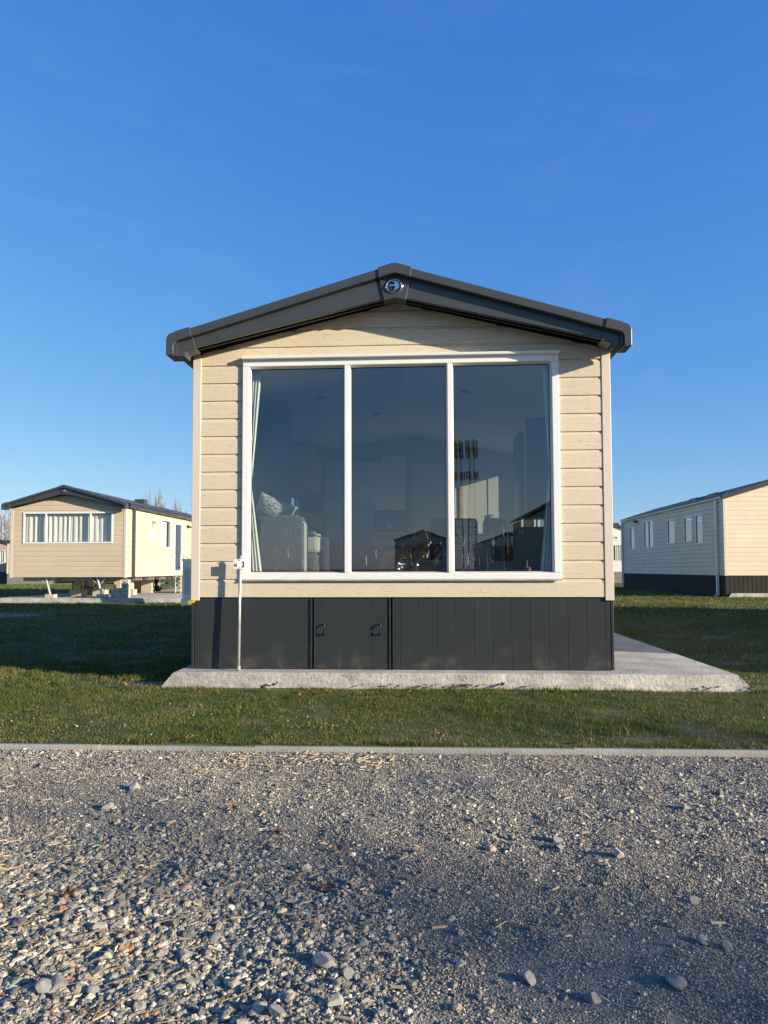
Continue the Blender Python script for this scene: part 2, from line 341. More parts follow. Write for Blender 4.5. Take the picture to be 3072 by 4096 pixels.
CXR = -.017   # roof centre line of this caravan type
BIRD = [(525, 645), (640, 640), (760, 625), (835, 590), (835, 560), (800, 520), (700, 495), (610, 478), (650, 455), (720, 462), (850, 480), (940, 505), (1000, 540), (1000, 570), (965, 585), (985, 605), (1030, 620), (1082, 655), (1030, 672), (985, 680), (985, 705), (1020, 740), (985, 800), (920, 850), (830, 890), (740, 942), (790, 860), (840, 780), (840, 725), (810, 700), (740, 695), (640, 712), (520, 745), (580, 705), (630, 677), (580, 655)]
def verge(par, P='roof', yf=0.):
    """front verge: upper band, stepped lower board, end caps, apex cap and chrome badge"""
    def both(pts): return [pts, [(2 * CXR - x, z) for x, z in pts]]
    up, lo = MB(), MB()
    for p in both([(-1.80, 2.953), (-.15, 3.436), (-.15, 3.361), (-1.80, 2.878)]): up.prism(p, yf - .31, yf + .02)
    for p in both([(-1.80, 2.885), (-.14, 3.37), (-.11, 3.195), (-1.80, 2.80)]): lo.prism(p, yf - .25, yf - .20)
    vb = up.build('verge_band', P, par, bevel=.006); vl = lo.build('fascia', P, par, bevel=.004)
    sf = MB()
    for p in both([(-1.86, 2.835), (-.017, 3.27), (-.017, 3.245), (-1.86, 2.795)]): sf.prism(p, yf - .199, yf + .015)
    sf.build('soffit', 'black', par)
    li = MB()
    for p in both([(-1.78, 2.803), (-.1, 3.192), (-.1, 3.185), (-1.78, 2.796)]): li.prism(p, yf - .175, yf - .165)
    li.build('soffit_rail', P, par)
    for q in (0, 1):
        c = MB(); arc = [(-1.93 - .06 * math.sin(t), 2.853 + .065 * math.cos(t)) for t in [i * PI / 2 / 7 for i in range(8)]]
        outer = [(-1.785, 2.966)] + [(-1.90, 2.934)] + arc + [(-1.990, 2.722)]
        inner = [(-1.928, 2.722), (-1.928, 2.81), (-1.915, 2.838), (-1.89, 2.850), (-1.770, 2.883)]
        c.prism(both(outer + inner)[q], yf - .322, yf - .112)
        o = c.build('end_cap', P, par, bevel=.005)
        d = MB(); d.prism(both([(-1.93, 2.722), (-1.93, 2.86), (-1.775, 2.90), (-1.748, 2.786), (-1.80, 2.776), (-1.835, 2.762), (-1.842, 2.722)])[q], yf - .262, yf - .112)
        d.build('cap_plate', P, o, bevel=.006)
        e = MB(); e.prism(both([(-1.925, 2.724), (-1.925, 2.81), (-1.912, 2.84), (-1.90, 2.83), (-1.905, 2.805), (-1.905, 2.724)])[q], yf - .285, yf - .27)
        e.build('cap_groove', P, o)
    a = MB(); a.prism([(-.162, 3.441), (-.075, 3.468), (-.04, 3.478), (.006, 3.478), (.041, 3.468), (.128, 3.441), (.12, 3.355), (.02, 3.385), (-.017, 3.392), (-.054, 3.385), (-.154, 3.355)], yf - .322, yf + .0)
    ap = a.build('apex_cap', P, par, bevel=.005)
    b = MB(); b.prism([(-.152, 3.372), (-.06, 3.40), (-.017, 3.405), (.026, 3.40), (.118, 3.372), (.077, 3.175), (-.0, 3.196), (-.034, 3.196), (-.111, 3.175)], yf - .264, yf - .14)
    b.build('apex_plate', P, ap, bevel=.004)
    cx, cz, k = -.022, 3.296, .076 / 385
    r = MB(); n = 40
    for i in range(n):
        t0, t1 = 2 * PI * i / n, 2 * PI * (i + 1) / n
        def Q(t, R, y): return (cx + R * math.cos(t), y, cz + R * .83 * math.sin(t))
        prf = [(.076, yf - .264), (.075, yf - .274), (.068, yf - .279), (.060, yf - .275), (.058, yf - .264)]
        for (ra, ya), (rb, yb) in zip(prf[:-1], prf[1:]): r.add([Q(t0, ra, ya), Q(t1, ra, ya), Q(t1, rb, yb), Q(t0, rb, yb)], [(0, 1, 2, 3)])
    bd = r.build('badge', 'chrome', par, smooth=True)
    g = MB(); g.prism([(cx + .0585 * math.cos(2 * PI * i / 32), cz + .0486 * math.sin(2 * PI * i / 32)) for i in range(32)], yf - .267, yf - .26); g.build('badge_disc', 'ink', bd)
    h = MB(); h.prism([(cx + (x - 805) * k, cz - (y - 690) * k) for x, y in BIRD], yf - .277, yf - .268); h.build('badge_bird', 'chrome', bd, bevel=.002)

def tiled_roof(par, x0, x1, cx, ze, za, y0, y1, mat='tile', th=.05):
    mb = MB(); bot = MB()
    for sgn, xe in ((-1, x0), (1, x1)):
        nr = 6; ny = max(8, int((y1 - y0) / .15)); P = []
        for i in range(nr * 2 + 1):
            t = (i // 2 + (i % 2)) / nr if i < nr * 2 else 1
            t = min(t, 1); up = .018 if i % 2 == 1 else 0
            x = cx + (xe - cx) * t; z = za + (ze - za) * t
            P.append([(x, y0 + (y1 - y0) * j / ny, z + up + .012 * (j % 2)) for j in range(ny + 1)])
        mb.grid(P, nr * 2 + 1, ny + 1)
        bot.prism([(cx, za - .012), (xe, ze - .012), (xe, ze - th), (cx, za - th)], y0 + .01, y1 - .01)
    o = mb.build('roof', mat, par); b = bot.build('roof_deck', mat, o); return o

def window_unit(par, x0, x1, z0, z1, mull=(), w=.045, proud=.03, glass='gf', face=None, pos=0, mw=.04, head=False, depth=.05, name='window', gy=0.):
    fr = MB(); frame_rect(fr, x0, x1, z0, z1, w, -proud, depth, mull, mw)
    def B(mb, n, m, p, **k):
        if face: swap(mb, face, pos)
        else: mb.v = [(x, y + pos, z) for x, y, z in mb.v]
        return mb.build(n, m, p, **k)
    f = B(fr, name, 'white', par, bevel=.006)
    edges = [x0 + w] + [e for m in mull for e in (m - mw / 2, m + mw / 2)] + [x1 - w]
    gl = glass if isinstance(glass, (list, tuple)) else [glass] * 9
    for i in range(0, len(edges), 2):
        g = MB(); g.add([(edges[i], gy, z0 + w), (edges[i + 1], gy, z0 + w), (edges[i + 1], gy, z1 - w), (edges[i], gy, z1 - w)], [(0, 1, 2, 3)])
        B(g, 'pane', gl[i // 2], f)
        k = MB(); frame_rect(k, edges[i] - .001, edges[i + 1] + .001, z0 + w - .001, z1 - w + .001, .007 + gy * .45, gy - .006, gy + .004); B(k, 'gasket', 'gasket', f)
    return f

def curtain(x0, x1, z0, z1, y, folds, depth, name_label, taper=None, parent=None, mat='curt', amp_seed=0, face=None, pos=0):
    rnd = random.Random(amp_seed); nu = folds * 8; nv = 14; ph = [rnd.uniform(.7, 1.4) for _ in range(folds + 1)]
    P = []
    for i in range(nu + 1):
        u = i / nu; row = []
        for j in range(nv + 1):
            v = j / nv; z = z1 + (z0 - z1) * v
            k = 1 if taper is None else 1 + (taper(v) - 1)
            x = x0 + (x1 - x0) * u * k
            a = depth * ph[int(u * folds)] * (math.sin(2 * PI * u * folds) + .3 * math.sin(4 * PI * u * folds + v * 2 + amp_seed))
            row.append((x + .3 * a * math.sin(3 * v + u * 5), y + a, z))
        P.append(row)
    mb = MB(); mb.grid(P, nu + 1, nv + 1)
    if face: swap(mb, face, pos)
    return mb.build('curtain', mat, parent, smooth=True, solid=.002)

# =================================================================== MAIN CARAVAN
W = 1.85; ZB = .63; L = 10.0
car = empty('static_caravan', (0, 0, 0), 'large cream caravan in the middle with a three pane picture window and dark skirting', 'caravan', 'static holiday caravans')
WX0, WX1, WZ0, WZ1 = -1.394, 1.403, .778, 2.749
siding(-1.80, 1.80, ZB, 3.24, [(WX0 + .01, WX1 - .01, WZ0 + .01, WZ1 - .01)], slope=(CXR, 3.262, .245)).build('wall_cladding', 'side', car)
SIDEW = (5.03, 5.50, 1.15, 2.56)   # a window in the sunny side wall lights the kitchen end
FILLW = (3.15, 4.15, 1.35, 2.35); LW = (4.1, 5.1, 1.60, 2.04)  # first opening is an unseen window added to brighten the room
siding(.06, L, ZB, 2.80, [SIDEW, FILLW], face='right', pos=W - .02).build('side_cladding', 'side', car)
siding(.06, L, ZB, 2.80, [LW], face='left', pos=-W + .02).build('side_cladding', 'side', car)
siding(-1.80, 1.80, ZB, 3.24, slope=(CXR, 3.262, .245)).build('back_cladding', 'side', car).location = (0, 0, 0)
bpy.data.objects['back_cladding'].rotation_euler = (0, 0, PI); bpy.data.objects['back_cladding'].location = (0, L + .02, 0)
core = MB()   # structural wall core: light-tight room shell
for a, b, c, d in ((-1.82, WX0 + .03, .06, 2.80), (WX1 - .03, 1.82, .06, 2.80)): core.box(a, b, .002, c, ZB + .01, d)
core.box(WX0 + .03, WX1 - .03, .002, .06, ZB + .01, WZ0 + .03); core.prism([(-1.82, WZ1 - .03), (1.82, WZ1 - .03), (1.82, 2.80), (CXR, 3.24), (-1.82, 2.80)], .0021, .0601)
core.box(-1.828, -1.77, .062, LW[0], ZB + .01, 2.80); core.box(-1.828, -1.77, LW[1], L, ZB + .01, 2.80); core.box(-1.828, -1.77, LW[0], LW[1], ZB + .01, LW[2]); core.box(-1.828, -1.77, LW[0], LW[1], LW[3], 2.80)
core.box(1.77, 1.828, .062, FILLW[0], ZB + .01, 2.80); core.box(1.77, 1.828, FILLW[1], SIDEW[0], ZB + .01, 2.80); core.box(1.77, 1.828, FILLW[0], FILLW[1], ZB + .01, FILLW[2]); core.box(1.77, 1.828, FILLW[0], FILLW[1], FILLW[3], 2.80); core.box(1.77, 1.828, SIDEW[1], L, ZB + .01, 2.80)
core.box(1.77, 1.828, SIDEW[0], SIDEW[1], ZB + .01, SIDEW[2]); core.box(1.77, 1.828, SIDEW[0], SIDEW[1], SIDEW[3], 2.80)
core.prism([(-1.82, ZB + .01), (1.82, ZB + .01), (1.82, 2.80), (CXR, 3.24), (-1.82, 2.80)], L - .06, L + .01)
core.build('wall_core', 'wallp', car)
fl = MB(); fl.box(-1.768, 1.768, .062, L - .062, ZB + .02, ZB + .08); fl.build('floor', 'floor', car)
ce = MB(); ce.prism([(-1.77, 2.74), (CXR, 3.06), (1.77, 2.74), (1.77, 2.79), (CXR, 3.15), (-1.77, 2.79)], .062, L - .062); ce.build('ceiling', 'ceil', car)
tiled_roof(car, -1.99, 1.956, CXR, 2.90, 3.46, .02, L + .1)
for s, xx in ((-1, -1.935), (1, 1.90)):
    gu = MB(); gu.prism([(xx - .05, 2.84), (xx + .05, 2.84), (xx + .045, 2.79), (xx + .02, 2.77), (xx - .02, 2.77), (xx - .045, 2.79)], -.10, L); gu.build('gutter', 'roof', car)
verge(car)
# corner trims: an L section standing 14 mm proud
for s in (-1, 1):
    t = MB(); a, b = sorted((s * 1.775, s * 1.85)); t.box(a, b, -.018, .0, ZB - .03, 2.81)
    a, b = sorted((s * 1.832, s * 1.85)); t.box(a, b, .0005, .06, ZB - .03, 2.80)
    t.build('corner_trim', 'trim', car, bevel=.003)
# skirting boards
sk = MB(); e = [-1.826, -1.816, -1.652, -1.49, -1.33, -1.166, -1.004, -.844, -.78]; e2 = [-.042, .009, .17, .332, .492, .654, .813, .976, 1.136, 1.297, 1.457, 1.617, 1.776, 1.83]
def boards(mb, ed, y=.0, z0=.004, z1=ZB - .012, g=.0006, th=.012):
    for a, b in zip(ed[:-1], ed[1:]):
        if b - a > .02: mb.prism([(a + g, y + .002), (a + g + .0015, y), (b - g - .0015, y), (b - g, y + .002), (b - g, y + th), (a + g, y + th)], z0, z1, 'z')
boards(sk, e); sk.build('skirt_panel', 'skirt', car); sk = MB(); boards(sk, e2); sk.build('skirt_panel', 'skirt', car)
bk = MB(); bk.box(-1.826, 1.83, .0125, .03, .002, ZB - .005)
for s in (-1, 1): bk.box(*sorted((s * 1.81, s * 1.825)), .031, L - .05, .002, ZB - .005)
bk.box(-1.80, 1.80, L - .05, L - .03, .002, ZB - .005); bk.build('skirt_backing', 'black', car)
for s in (-1, 1):
    cs = MB(); cs.box(*sorted((s * 1.822, s * 1.846)), -.004, .04, .003, ZB - .031); cs.build('skirt_corner', 'skirt', car, bevel=.003)
ht = empty('skirt_hatch', (0, 0, 0), None, None); del ht; bpy.data.objects.remove(bpy.data.objects['skirt_hatch'])
hm = MB(); boards(hm, [-.735, -.715, -.555, -.396, -.237, -.092], y=-.003)
hatch = hm.build('skirt_hatch', 'skirt', car)
for x in (-.78, -.75, -.088, -.058):
    hf = MB(); hf.box(x, x + .014, -.012, .012, .004, ZB - .012); hf.build('hatch_frame', 'skirt', hatch, bevel=.002)
for hx in (-.657, -.165):
    h = MB(); h.tube([(hx, .0, .395), (hx, -.022, .393), (hx, -.034, .382), (hx, -.036, .35), (hx, -.034, .318), (hx, -.022, .307), (hx, .0, .305)], .0085, 8)
    h.build('handle', 'ink', hatch, smooth=True)
# window
win = window_unit(car, WX0, WX1, WZ0, WZ1, mull=(-.456, .4525), w=.062, proud=.034, glass=['g1', 'g2', 'g3'], mw=.046, depth=.05, gy=.024)
hd = MB(); hd.prism([(-.075, WZ1 + .022), (-.0355, WZ1 + .028), (-.0, WZ1 + .034), (-.0, WZ1 - .008), (-.0355, WZ1 - .002), (-.072, WZ1 - .0)], WX0 - .003, WX1 + .003, 'x'); hd.build('window_head', 'white', win, bevel=.003)
sl = MB(); sl.prism([(-.044, WZ0 - .006), (-.0355, WZ0 + .008), (-.0355, WZ0 - .006)], WX0, WX1, 'x'); sl.build('window_sill', 'galvd', win)
ib = MB()
for x0_, x1_ in ((WX0 + .062, -.479), (-.433, .4295), (.4755, WX1 - .062)):   # sloped inner beads
    z0_, z1_ = WZ0 + .062, WZ1 - .062; d = .011
    o_ = [(x0_, z0_), (x1_, z0_), (x1_, z1_), (x0_, z1_)]; i_ = [(x0_ + d, z0_ + d), (x1_ - d, z0_ + d), (x1_ - d, z1_ - d), (x0_ + d, z1_ - d)]
    for k in range(4):
        a, b = o_[k], o_[(k + 1) % 4]; c, dd = i_[(k + 1) % 4], i_[k]
        ib.add([(a[0], -.030, a[1]), (b[0], -.030, b[1]), (c[0], .016, c[1]), (dd[0], .016, dd[1])], [(0, 1, 2, 3)])
ib.build('glazing_bead', 'white', win)
sw = window_unit(car, SIDEW[0], SIDEW[1], SIDEW[2], SIDEW[3], face='right', pos=W - .02, glass='gf')
window_unit(car, *FILLW, face='right', pos=W - .02, glass='gf'); window_unit(car, *LW, face='left', pos=-W + .02, glass='gf')
hl = MB(); hl.box(1.262, 1.268, 5.592, 5.599, ZB + .1, 2.35); frame_rect(hl, 1.27, 1.345, 1.48, 1.76, .012, 5.57, 5.585); hl.build('door_handle', 'ink', car)
# interior fittings fixed to the caravan
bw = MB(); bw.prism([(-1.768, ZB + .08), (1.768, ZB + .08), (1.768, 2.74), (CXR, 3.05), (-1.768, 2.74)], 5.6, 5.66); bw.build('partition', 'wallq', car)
dr = MB(); dr.box(.02, .80, 5.555, 5.599, ZB + .09, 2.62); drr = dr.build('interior_door', 'cup', car, bevel=.004)
dk = MB(); dk.tube([(.11, 5.55, 1.74), (.11, 5.50, 1.74), (.20, 5.495, 1.74)], .011, 8); dk.build('handle', 'chrome', drr, smooth=True)
df = MB(); df.box(-.055, .018, 5.53, 5.598, ZB + .09, 2.68); df.box(.802, .86, 5.53, 5.598, ZB + .09, 2.68); df.box(-.055, .86, 5.53, 5.598, 2.622, 2.69); df.build('door_frame', 'wood', car)
cu = MB(); cu.box(-1.768, -1.44, 4.2, 5.55, 2.06, 2.70); cu.build('wall_cupboard', 'cup', car, bevel=.004)
cu = MB(); cu.box(-1.40, -.48, 5.25, 5.598, ZB + .09, 2.60); cu.box(-.474, -.08, 5.22, 5.598, ZB + .09, 2.70); cu.build('tall_cupboard', 'cup', car, bevel=.004)
cu = MB(); cu.box(-1.768, -1.15, 3.6, 5.2, ZB + .09, 1.56); cu.box(-1.768, -1.12, 3.58, 5.2, 1.562, 1.60); cu.build('kitchen_unit', 'cup', car, bevel=.004)
kc = MB(); kc.box(-1.764, -1.2, 1.25, 1.33, ZB + .09, 2.62); kc.build('partition_panel', 'cupd', car, bevel=.01)
pn = MB(); arc = [(-.50 + .06 * math.sin(t), 1.74 + .06 * math.cos(t)) for t in [i * PI / 2 / 6 for i in range(7)]]
pn.prism([(-1.10, ZB + .09), (-1.10, 1.80)] + arc + [(-.44, ZB + .09)], 3.3, 3.36); pn.build('kitchen_peninsula', 'cup', car, bevel=.004)
tu = MB(); tu.box(1.28, 1.766, 1.80, 2.25, 1.45, 2.42); tu.box(1.36, 1.766, 1.70, 1.798, 1.53, 2.55); tuo = tu.build('chimney_breast', 'cupd', car, bevel=.006)
tv = MB(); tv.box(1.33, 1.345, 1.66, 1.69, 1.52, 2.43); tv.build('metal_edge', 'trim', tuo)
tu = MB(); tu.box(1.25, 1.765, 1.60, 2.9, ZB + .09, 1.33); tu.build('fireplace_unit', 'cupd', car, bevel=.006)
for (x, y) in ((-.98, 2.0), (.70, 2.0), (.62, 3.5), (-.42, 3.4)):
    z = 3.06 - abs(x - CXR) * .1826 - .002
    d = MB(); n = 24; s = -.1826 * (1 if x > CXR else -1)
    for i in range(n):
        t0, t1 = 2 * PI * i / n, 2 * PI * (i + 1) / n
        for ra, rb, za, zb in ((.055, .055, 0, -.008), (.055, .036, -.008, -.008), (.036, .03, -.008, .004)):
            d.add([(x + ra * math.cos(t0), y + ra * math.sin(t0), z + za + s * ra * math.cos(t0)), (x + ra * math.cos(t1), y + ra * math.sin(t1), z + za + s * ra * math.cos(t1)),
                   (x + rb * math.cos(t1), y + rb * math.sin(t1), z + zb + s * rb * math.cos(t1)), (x + rb * math.cos(t0), y + rb * math.sin(t0), z + zb + s * rb * math.cos(t0))], [(0, 1, 2, 3)])
    d.build('downlight', 'ink', car)
so = MB(); so.box(.62, .70, 5.52, 5.554, 2.0, 2.08); so.build('wall_switch', 'white', car)

# curtains (hang from the caravan: things of their own)
def side_curtain(x0, wtop, sgn, tie, label, seed):
    nu, nv = 40, 26; P = []
    for i in range(nu + 1):
        u = i / nu; row = []
        for j in range(nv + 1):
            v = j / nv; z = 2.74 - 2.0 * v
            wd = tie(v); a = .012 * math.sin(2 * PI * u * 5 + seed) * (1.3 - v * .4)
            row.append((x0 + sgn * (wd[0] + (wd[1] - wd[0]) * u), .12 + a + .01 * math.sin(v * 4), z))
        P.append(row)
    mb = MB(); mb.grid(P, nu + 1, nv + 1); o = mb.build('curtain', 'curt', smooth=True, solid=.002)
    return tag(o, label, 'curtain')
def tieL(v):    # gathered near z 1.55, flares to the floor
    g = .075 * (1 - v / .6) if v < .6 else 0
    return (0, .035 + g + .00 + (.10 * max(0, v - .55) / .45)) if v > 0 else (0, .11)
side_curtain(-1.40, 0, 1, lambda v: (0, .145 - .17 * v if v < .55 else .052 + .26 * (v - .55)), 'cream curtain lit by the sun at the left end of the big window', 1)
side_curtain(1.41, 0, -1, lambda v: (0, .125 - .10 * v if v < .5 else .075 + .20 * (v - .5)), 'shaded curtain drawn back at the right end of the big window', 3)

# sofa
def rbox(mb, x0, x1, y0, y1, z0, z1): return mb.box(x0, x1, y0, y1, z0, z1)
ZF = ZB + .08
sofa = empty('sofa', (-1.2, .9, ZF), 'grey tweed sofa with a tall rounded arm behind the left pane', 'sofa')
def inv(o, root): 
    o.parent = root; o.matrix_parent_inverse = Matrix.Translation(root.location).inverted(); return o
arm = MB(); pts = [(-1.72, ZF)] + [(-1.72, 1.30), (-1.66, 1.35), (-1.43, 1.375), (-1.11, 1.392)] + [(-.985 + .075 * math.sin(t), 1.31 + .078 * math.cos(t)) for t in [i * PI / 2 / 6 for i in range(7)]] + [(-.912, ZF)]
arm.prism(pts, .42, .60); inv(arm.build('arm', 'fab', bevel=.03), sofa)
pp = MB(); pp.prism([(-.93, ZF), (-.93, 1.30), (-1.0, 1.37), (-.985, 1.39), (-.912, 1.32), (-.900, 1.29), (-.900, ZF)], .425, .60); inv(pp.build('piping', 'fabl', bevel=.012), sofa)
bs = MB(); bs.box(-1.70, -.815, .62, 2.2, ZF + .02, 1.03); inv(bs.build('base', 'fab', bevel=.03), sofa)
for y in (.63, 1.42):
    c = MB(); c.box(-1.45, -.80, y, y + .77, 1.03, 1.20); inv(c.build('seat_cushion', 'fabl', bevel=.04), sofa)
sa = MB(); sa.box(-.798, -.725, .70, 1.35, ZF + .02, 1.19); inv(sa.build('footrest', 'fabd', bevel=.03), sofa)
bc = MB(); bc.box(-1.72, -1.45, .62, 2.2, 1.03, 1.52); inv(bc.build('backrest', 'fab', bevel=.05), sofa)
b2 = MB(); b2.box(-.835, -.815, .64, .66, 1.045, 1.195); 
def pillow(cx, cy, cz, w, h, t, rot, mat, label, name='cushion'):
    n = 14; P = []; mb = MB()
    for s in (-1, 1):
        P = []
        for i in range(n + 1):
            row = []
            for j in range(n + 1):
                u, v = i / n * 2 - 1, j / n * 2 - 1
                pu, pv = u * (1 - .10 * (1 - v * v) * abs(u)), v * (1 - .10 * (1 - u * u) * abs(v))
                th = t * (max(0, (1 - u * u) * (1 - v * v))) ** .45
                row.append(Vector((pu * w / 2, s * th / 2, pv * h / 2)))
            P.append(row)
        mb.grid(P, n + 1, n + 1)
    o = mb.build(name, mat, smooth=True)
    o.location = (cx, cy, cz); o.rotation_euler = rot
    return tag(o, label, 'cushion')
pillow(-1.25, .70, 1.455, .40, .25, .15, (.30, .42, .1), 'fern', 'fern patterned cushion propped above the sofa arm')
pillow(-.93, 1.15, 1.33, .34, .30, .16, (.1, .15, -.5), 'stripe', 'charcoal striped cushion lying on the sofa seat')
th = MB()
for i in range(9):
    x = -.93 + .012 * i; th.tube([(x, .62, 1.235), (x + random.uniform(-.01, .01), .60, 1.25 - .003 * i), (x + .015, .585, 1.225 - .004 * i)], .006, 5)
th.box(-.95, -.815, .615, 1.1, 1.205, 1.222); tag(th.build('throw', 'fabl', bevel=.003), 'pale fringed throw folded over the sofa seat', 'throw')
# armchair on the right
ac = empty('armchair', (.79, 1.0, ZF), 'grey tweed armchair with its back to the right pane', 'armchair')
a = MB(); a.prism([(.565, ZF), (.565, 1.17)] + [(.60 - .035 * math.cos(t), 1.175 + .04 * math.sin(t)) for t in [i * PI / 2 / 4 for i in range(5)]] + [(.96 + .04 * math.sin(t), 1.17 + .045 * math.cos(t)) for t in [i * PI / 2 / 4 for i in range(5)]] + [(1.0, ZF)], .66, .84)
inv(a.build('backrest', 'fab', bevel=.03), ac)
a = MB(); a.box(.575, .99, .845, 1.35, ZF + .1, 1.0); inv(a.build('seat', 'fab', bevel=.04), ac)
for x in (.555, .93): 
    a = MB(); a.box(x, x + .08, .845, 1.35, ZF + .05, 1.12); inv(a.build('arm', 'fab', bevel=.03), ac)
# second sofa: two rounded back cushions behind
s2 = empty('corner_sofa', (.95, 2.7, ZF), 'low dark corner sofa further inside behind the right pane', 'sofa')
for x0, x1 in ((.30, .885), (.945, 1.24)):
    a = MB(); a.box(x0, x1, 2.6, 2.76, 1.0, 1.50); inv(a.build('back_cushion', 'fab', bevel=.06), s2)
a = MB(); a.box(.30, 1.24, 2.62, 3.3, ZF, 1.06); inv(a.build('base', 'fab', bevel=.03), s2)
# table
tb = empty('coffee_table', (-.13, 1.75, ZF), 'oval pale wood table with splayed arch legs behind the middle pane', 'table')
a = MB(); a.prism([(-.135 + .29 * math.cos(2 * PI * i / 36), 1.78 + .24 * math.sin(2 * PI * i / 36)) for i in range(36)], 1.245, 1.275, 'z'); inv(a.build('tabletop', 'wood', bevel=.004), tb)
for y in (1.64, 1.88):
    a = MB(); a.prism([(-.32, 1.244), (.06, 1.244), (.09, 1.0), (.13, ZF), (.045, ZF), (.0, .95), (-.04, 1.10), (-.075, 1.135), (-.20, 1.135), (-.235, 1.10), (-.28, .95), (-.345, ZF), (-.43, ZF), (-.36, 1.0)], y, y + .03)
    inv(a.build('leg', 'wood', bevel=.003), tb)
# dining chair with blue seat
dc = empty('dining_chair', (-.2, 3.0, ZF), 'blue upholstered dining chair beyond the pale wood table', 'chair')
a = MB(); a.box(-.42, .0, 2.75, 2.80, 1.15, 1.62); inv(a.build('backrest', 'cupd', bevel=.03), dc)
a = MB(); a.box(-.42, .0, 2.81, 3.2, 1.10, 1.17); inv(a.build('seat', 'cupd', bevel=.02), dc)
for x in (-.40, -.04):
    for y in (2.80, 3.16):
        a = MB(); a.tube([(x, y, 1.10), (x, y, ZF)], .016, 8); inv(a.build('leg', 'wood'), dc)
# crumpled plastic sheet over boxes, low behind the middle pane
def film(x0, x1, f, y0, label, seed):
    nu, nv = 46, 22; P = []
    for i in range(nu + 1):
        u = i / nu; x = x0 + (x1 - x0) * u; top = f(u); row = []
        for j in range(nv + 1):
            v = j / nv
            z = ZF + .01 + (top - ZF) * (1 - v)
            yy = y0 + .12 * (1 - v) + .10 * (fbm(x * 1.0 + v * .3, v + seed, .16, seed, 2) - .5) + .05 * (abs(math.sin((u * 9 + v * 5))) - .5)
            row.append((float(x + .05 * (vnoise(u * 7, v * 7, 1, seed) - .5)), float(yy), float(z + .03 * (vnoise(u * 11, v * 5, 1, seed + 3) - .5) * (1 - v))))
        P.append(row)
    mb = MB(); mb.grid(P, nu + 1, nv + 1); o = mb.build('plastic_sheet', 'film'); return tag(o, label, 'plastic sheet')
film(-.12, .44, lambda u: 1.02 + .24 * max(0, u) ** 1.6 + .02 * math.sin(u * 15), .30, 'crumpled brown tinted plastic sheet low behind the middle pane', 5)
film(-.84, -.05, lambda u: 1.02 + .07 * math.sin(u * 7) ** 2, .9, 'dark crumpled plastic wrapping beside the pale wood table', 9)

# =================================================================== PAD, KERB, GROUND
def pad(x0, x1, y0, y1, name, s=.1, wob=0):
    mb = MB(); zt, zb = -.003, -.16; n = 40
    P = []
    fr = [(x0 + (x1 - x0) * i / n) for i in range(n + 1)]
    def j(i, k): return .012 * (vnoise(i * .9, k * 3.1, 1, 77) - .5)
    rows = [(y1, zt, 0), (y0 + .05, zt, 0), (y0 + .004, zt - .001, .0), (y0 - .012, zt - .010, .010), (y0 - .020, -.076, .055), (y0 - .029, -.081, .058), (y0 - .033, -.125, .086), (y0 - .033, zb - .03, .092)]
    for r, (y, z, ex) in enumerate(rows):
        row = []
        for i, x in enumerate(fr):
            xx = x + (ex * (-1 if i == 0 else 1) * 1.2 if i in (0, n) else 0)
            row.append((xx, y + (j(i, r) if r > 1 else 0), z + (j(i, r) * .6 if 2 <= r <= 6 else 0)))
        P.append(row)
    mb.grid(P, len(rows), n + 1)
    for s_, x in ((-1, x0), (1, x1)):
        mb.add([(x, y0 + .004, zt), (x, y1, zt), (x + s_ * .105, y1, zb - .03), (x + s_ * .11, y0 - .033, zb - .03), (x + s_ * .012, y0 - .012, zt - .01)], [(0, 1, 2, 3, 4)])
    o = mb.build(name, 'concrete'); return tag(o, kind='structure')
pad(-1.925, 2.79, -.20, 12.6, 'concrete_pad')
pad(-13.2, -7.2, 15.45, 28, 'concrete_pad')
pad(10.75, 14.3, 19.32, 32, 'concrete_pad')

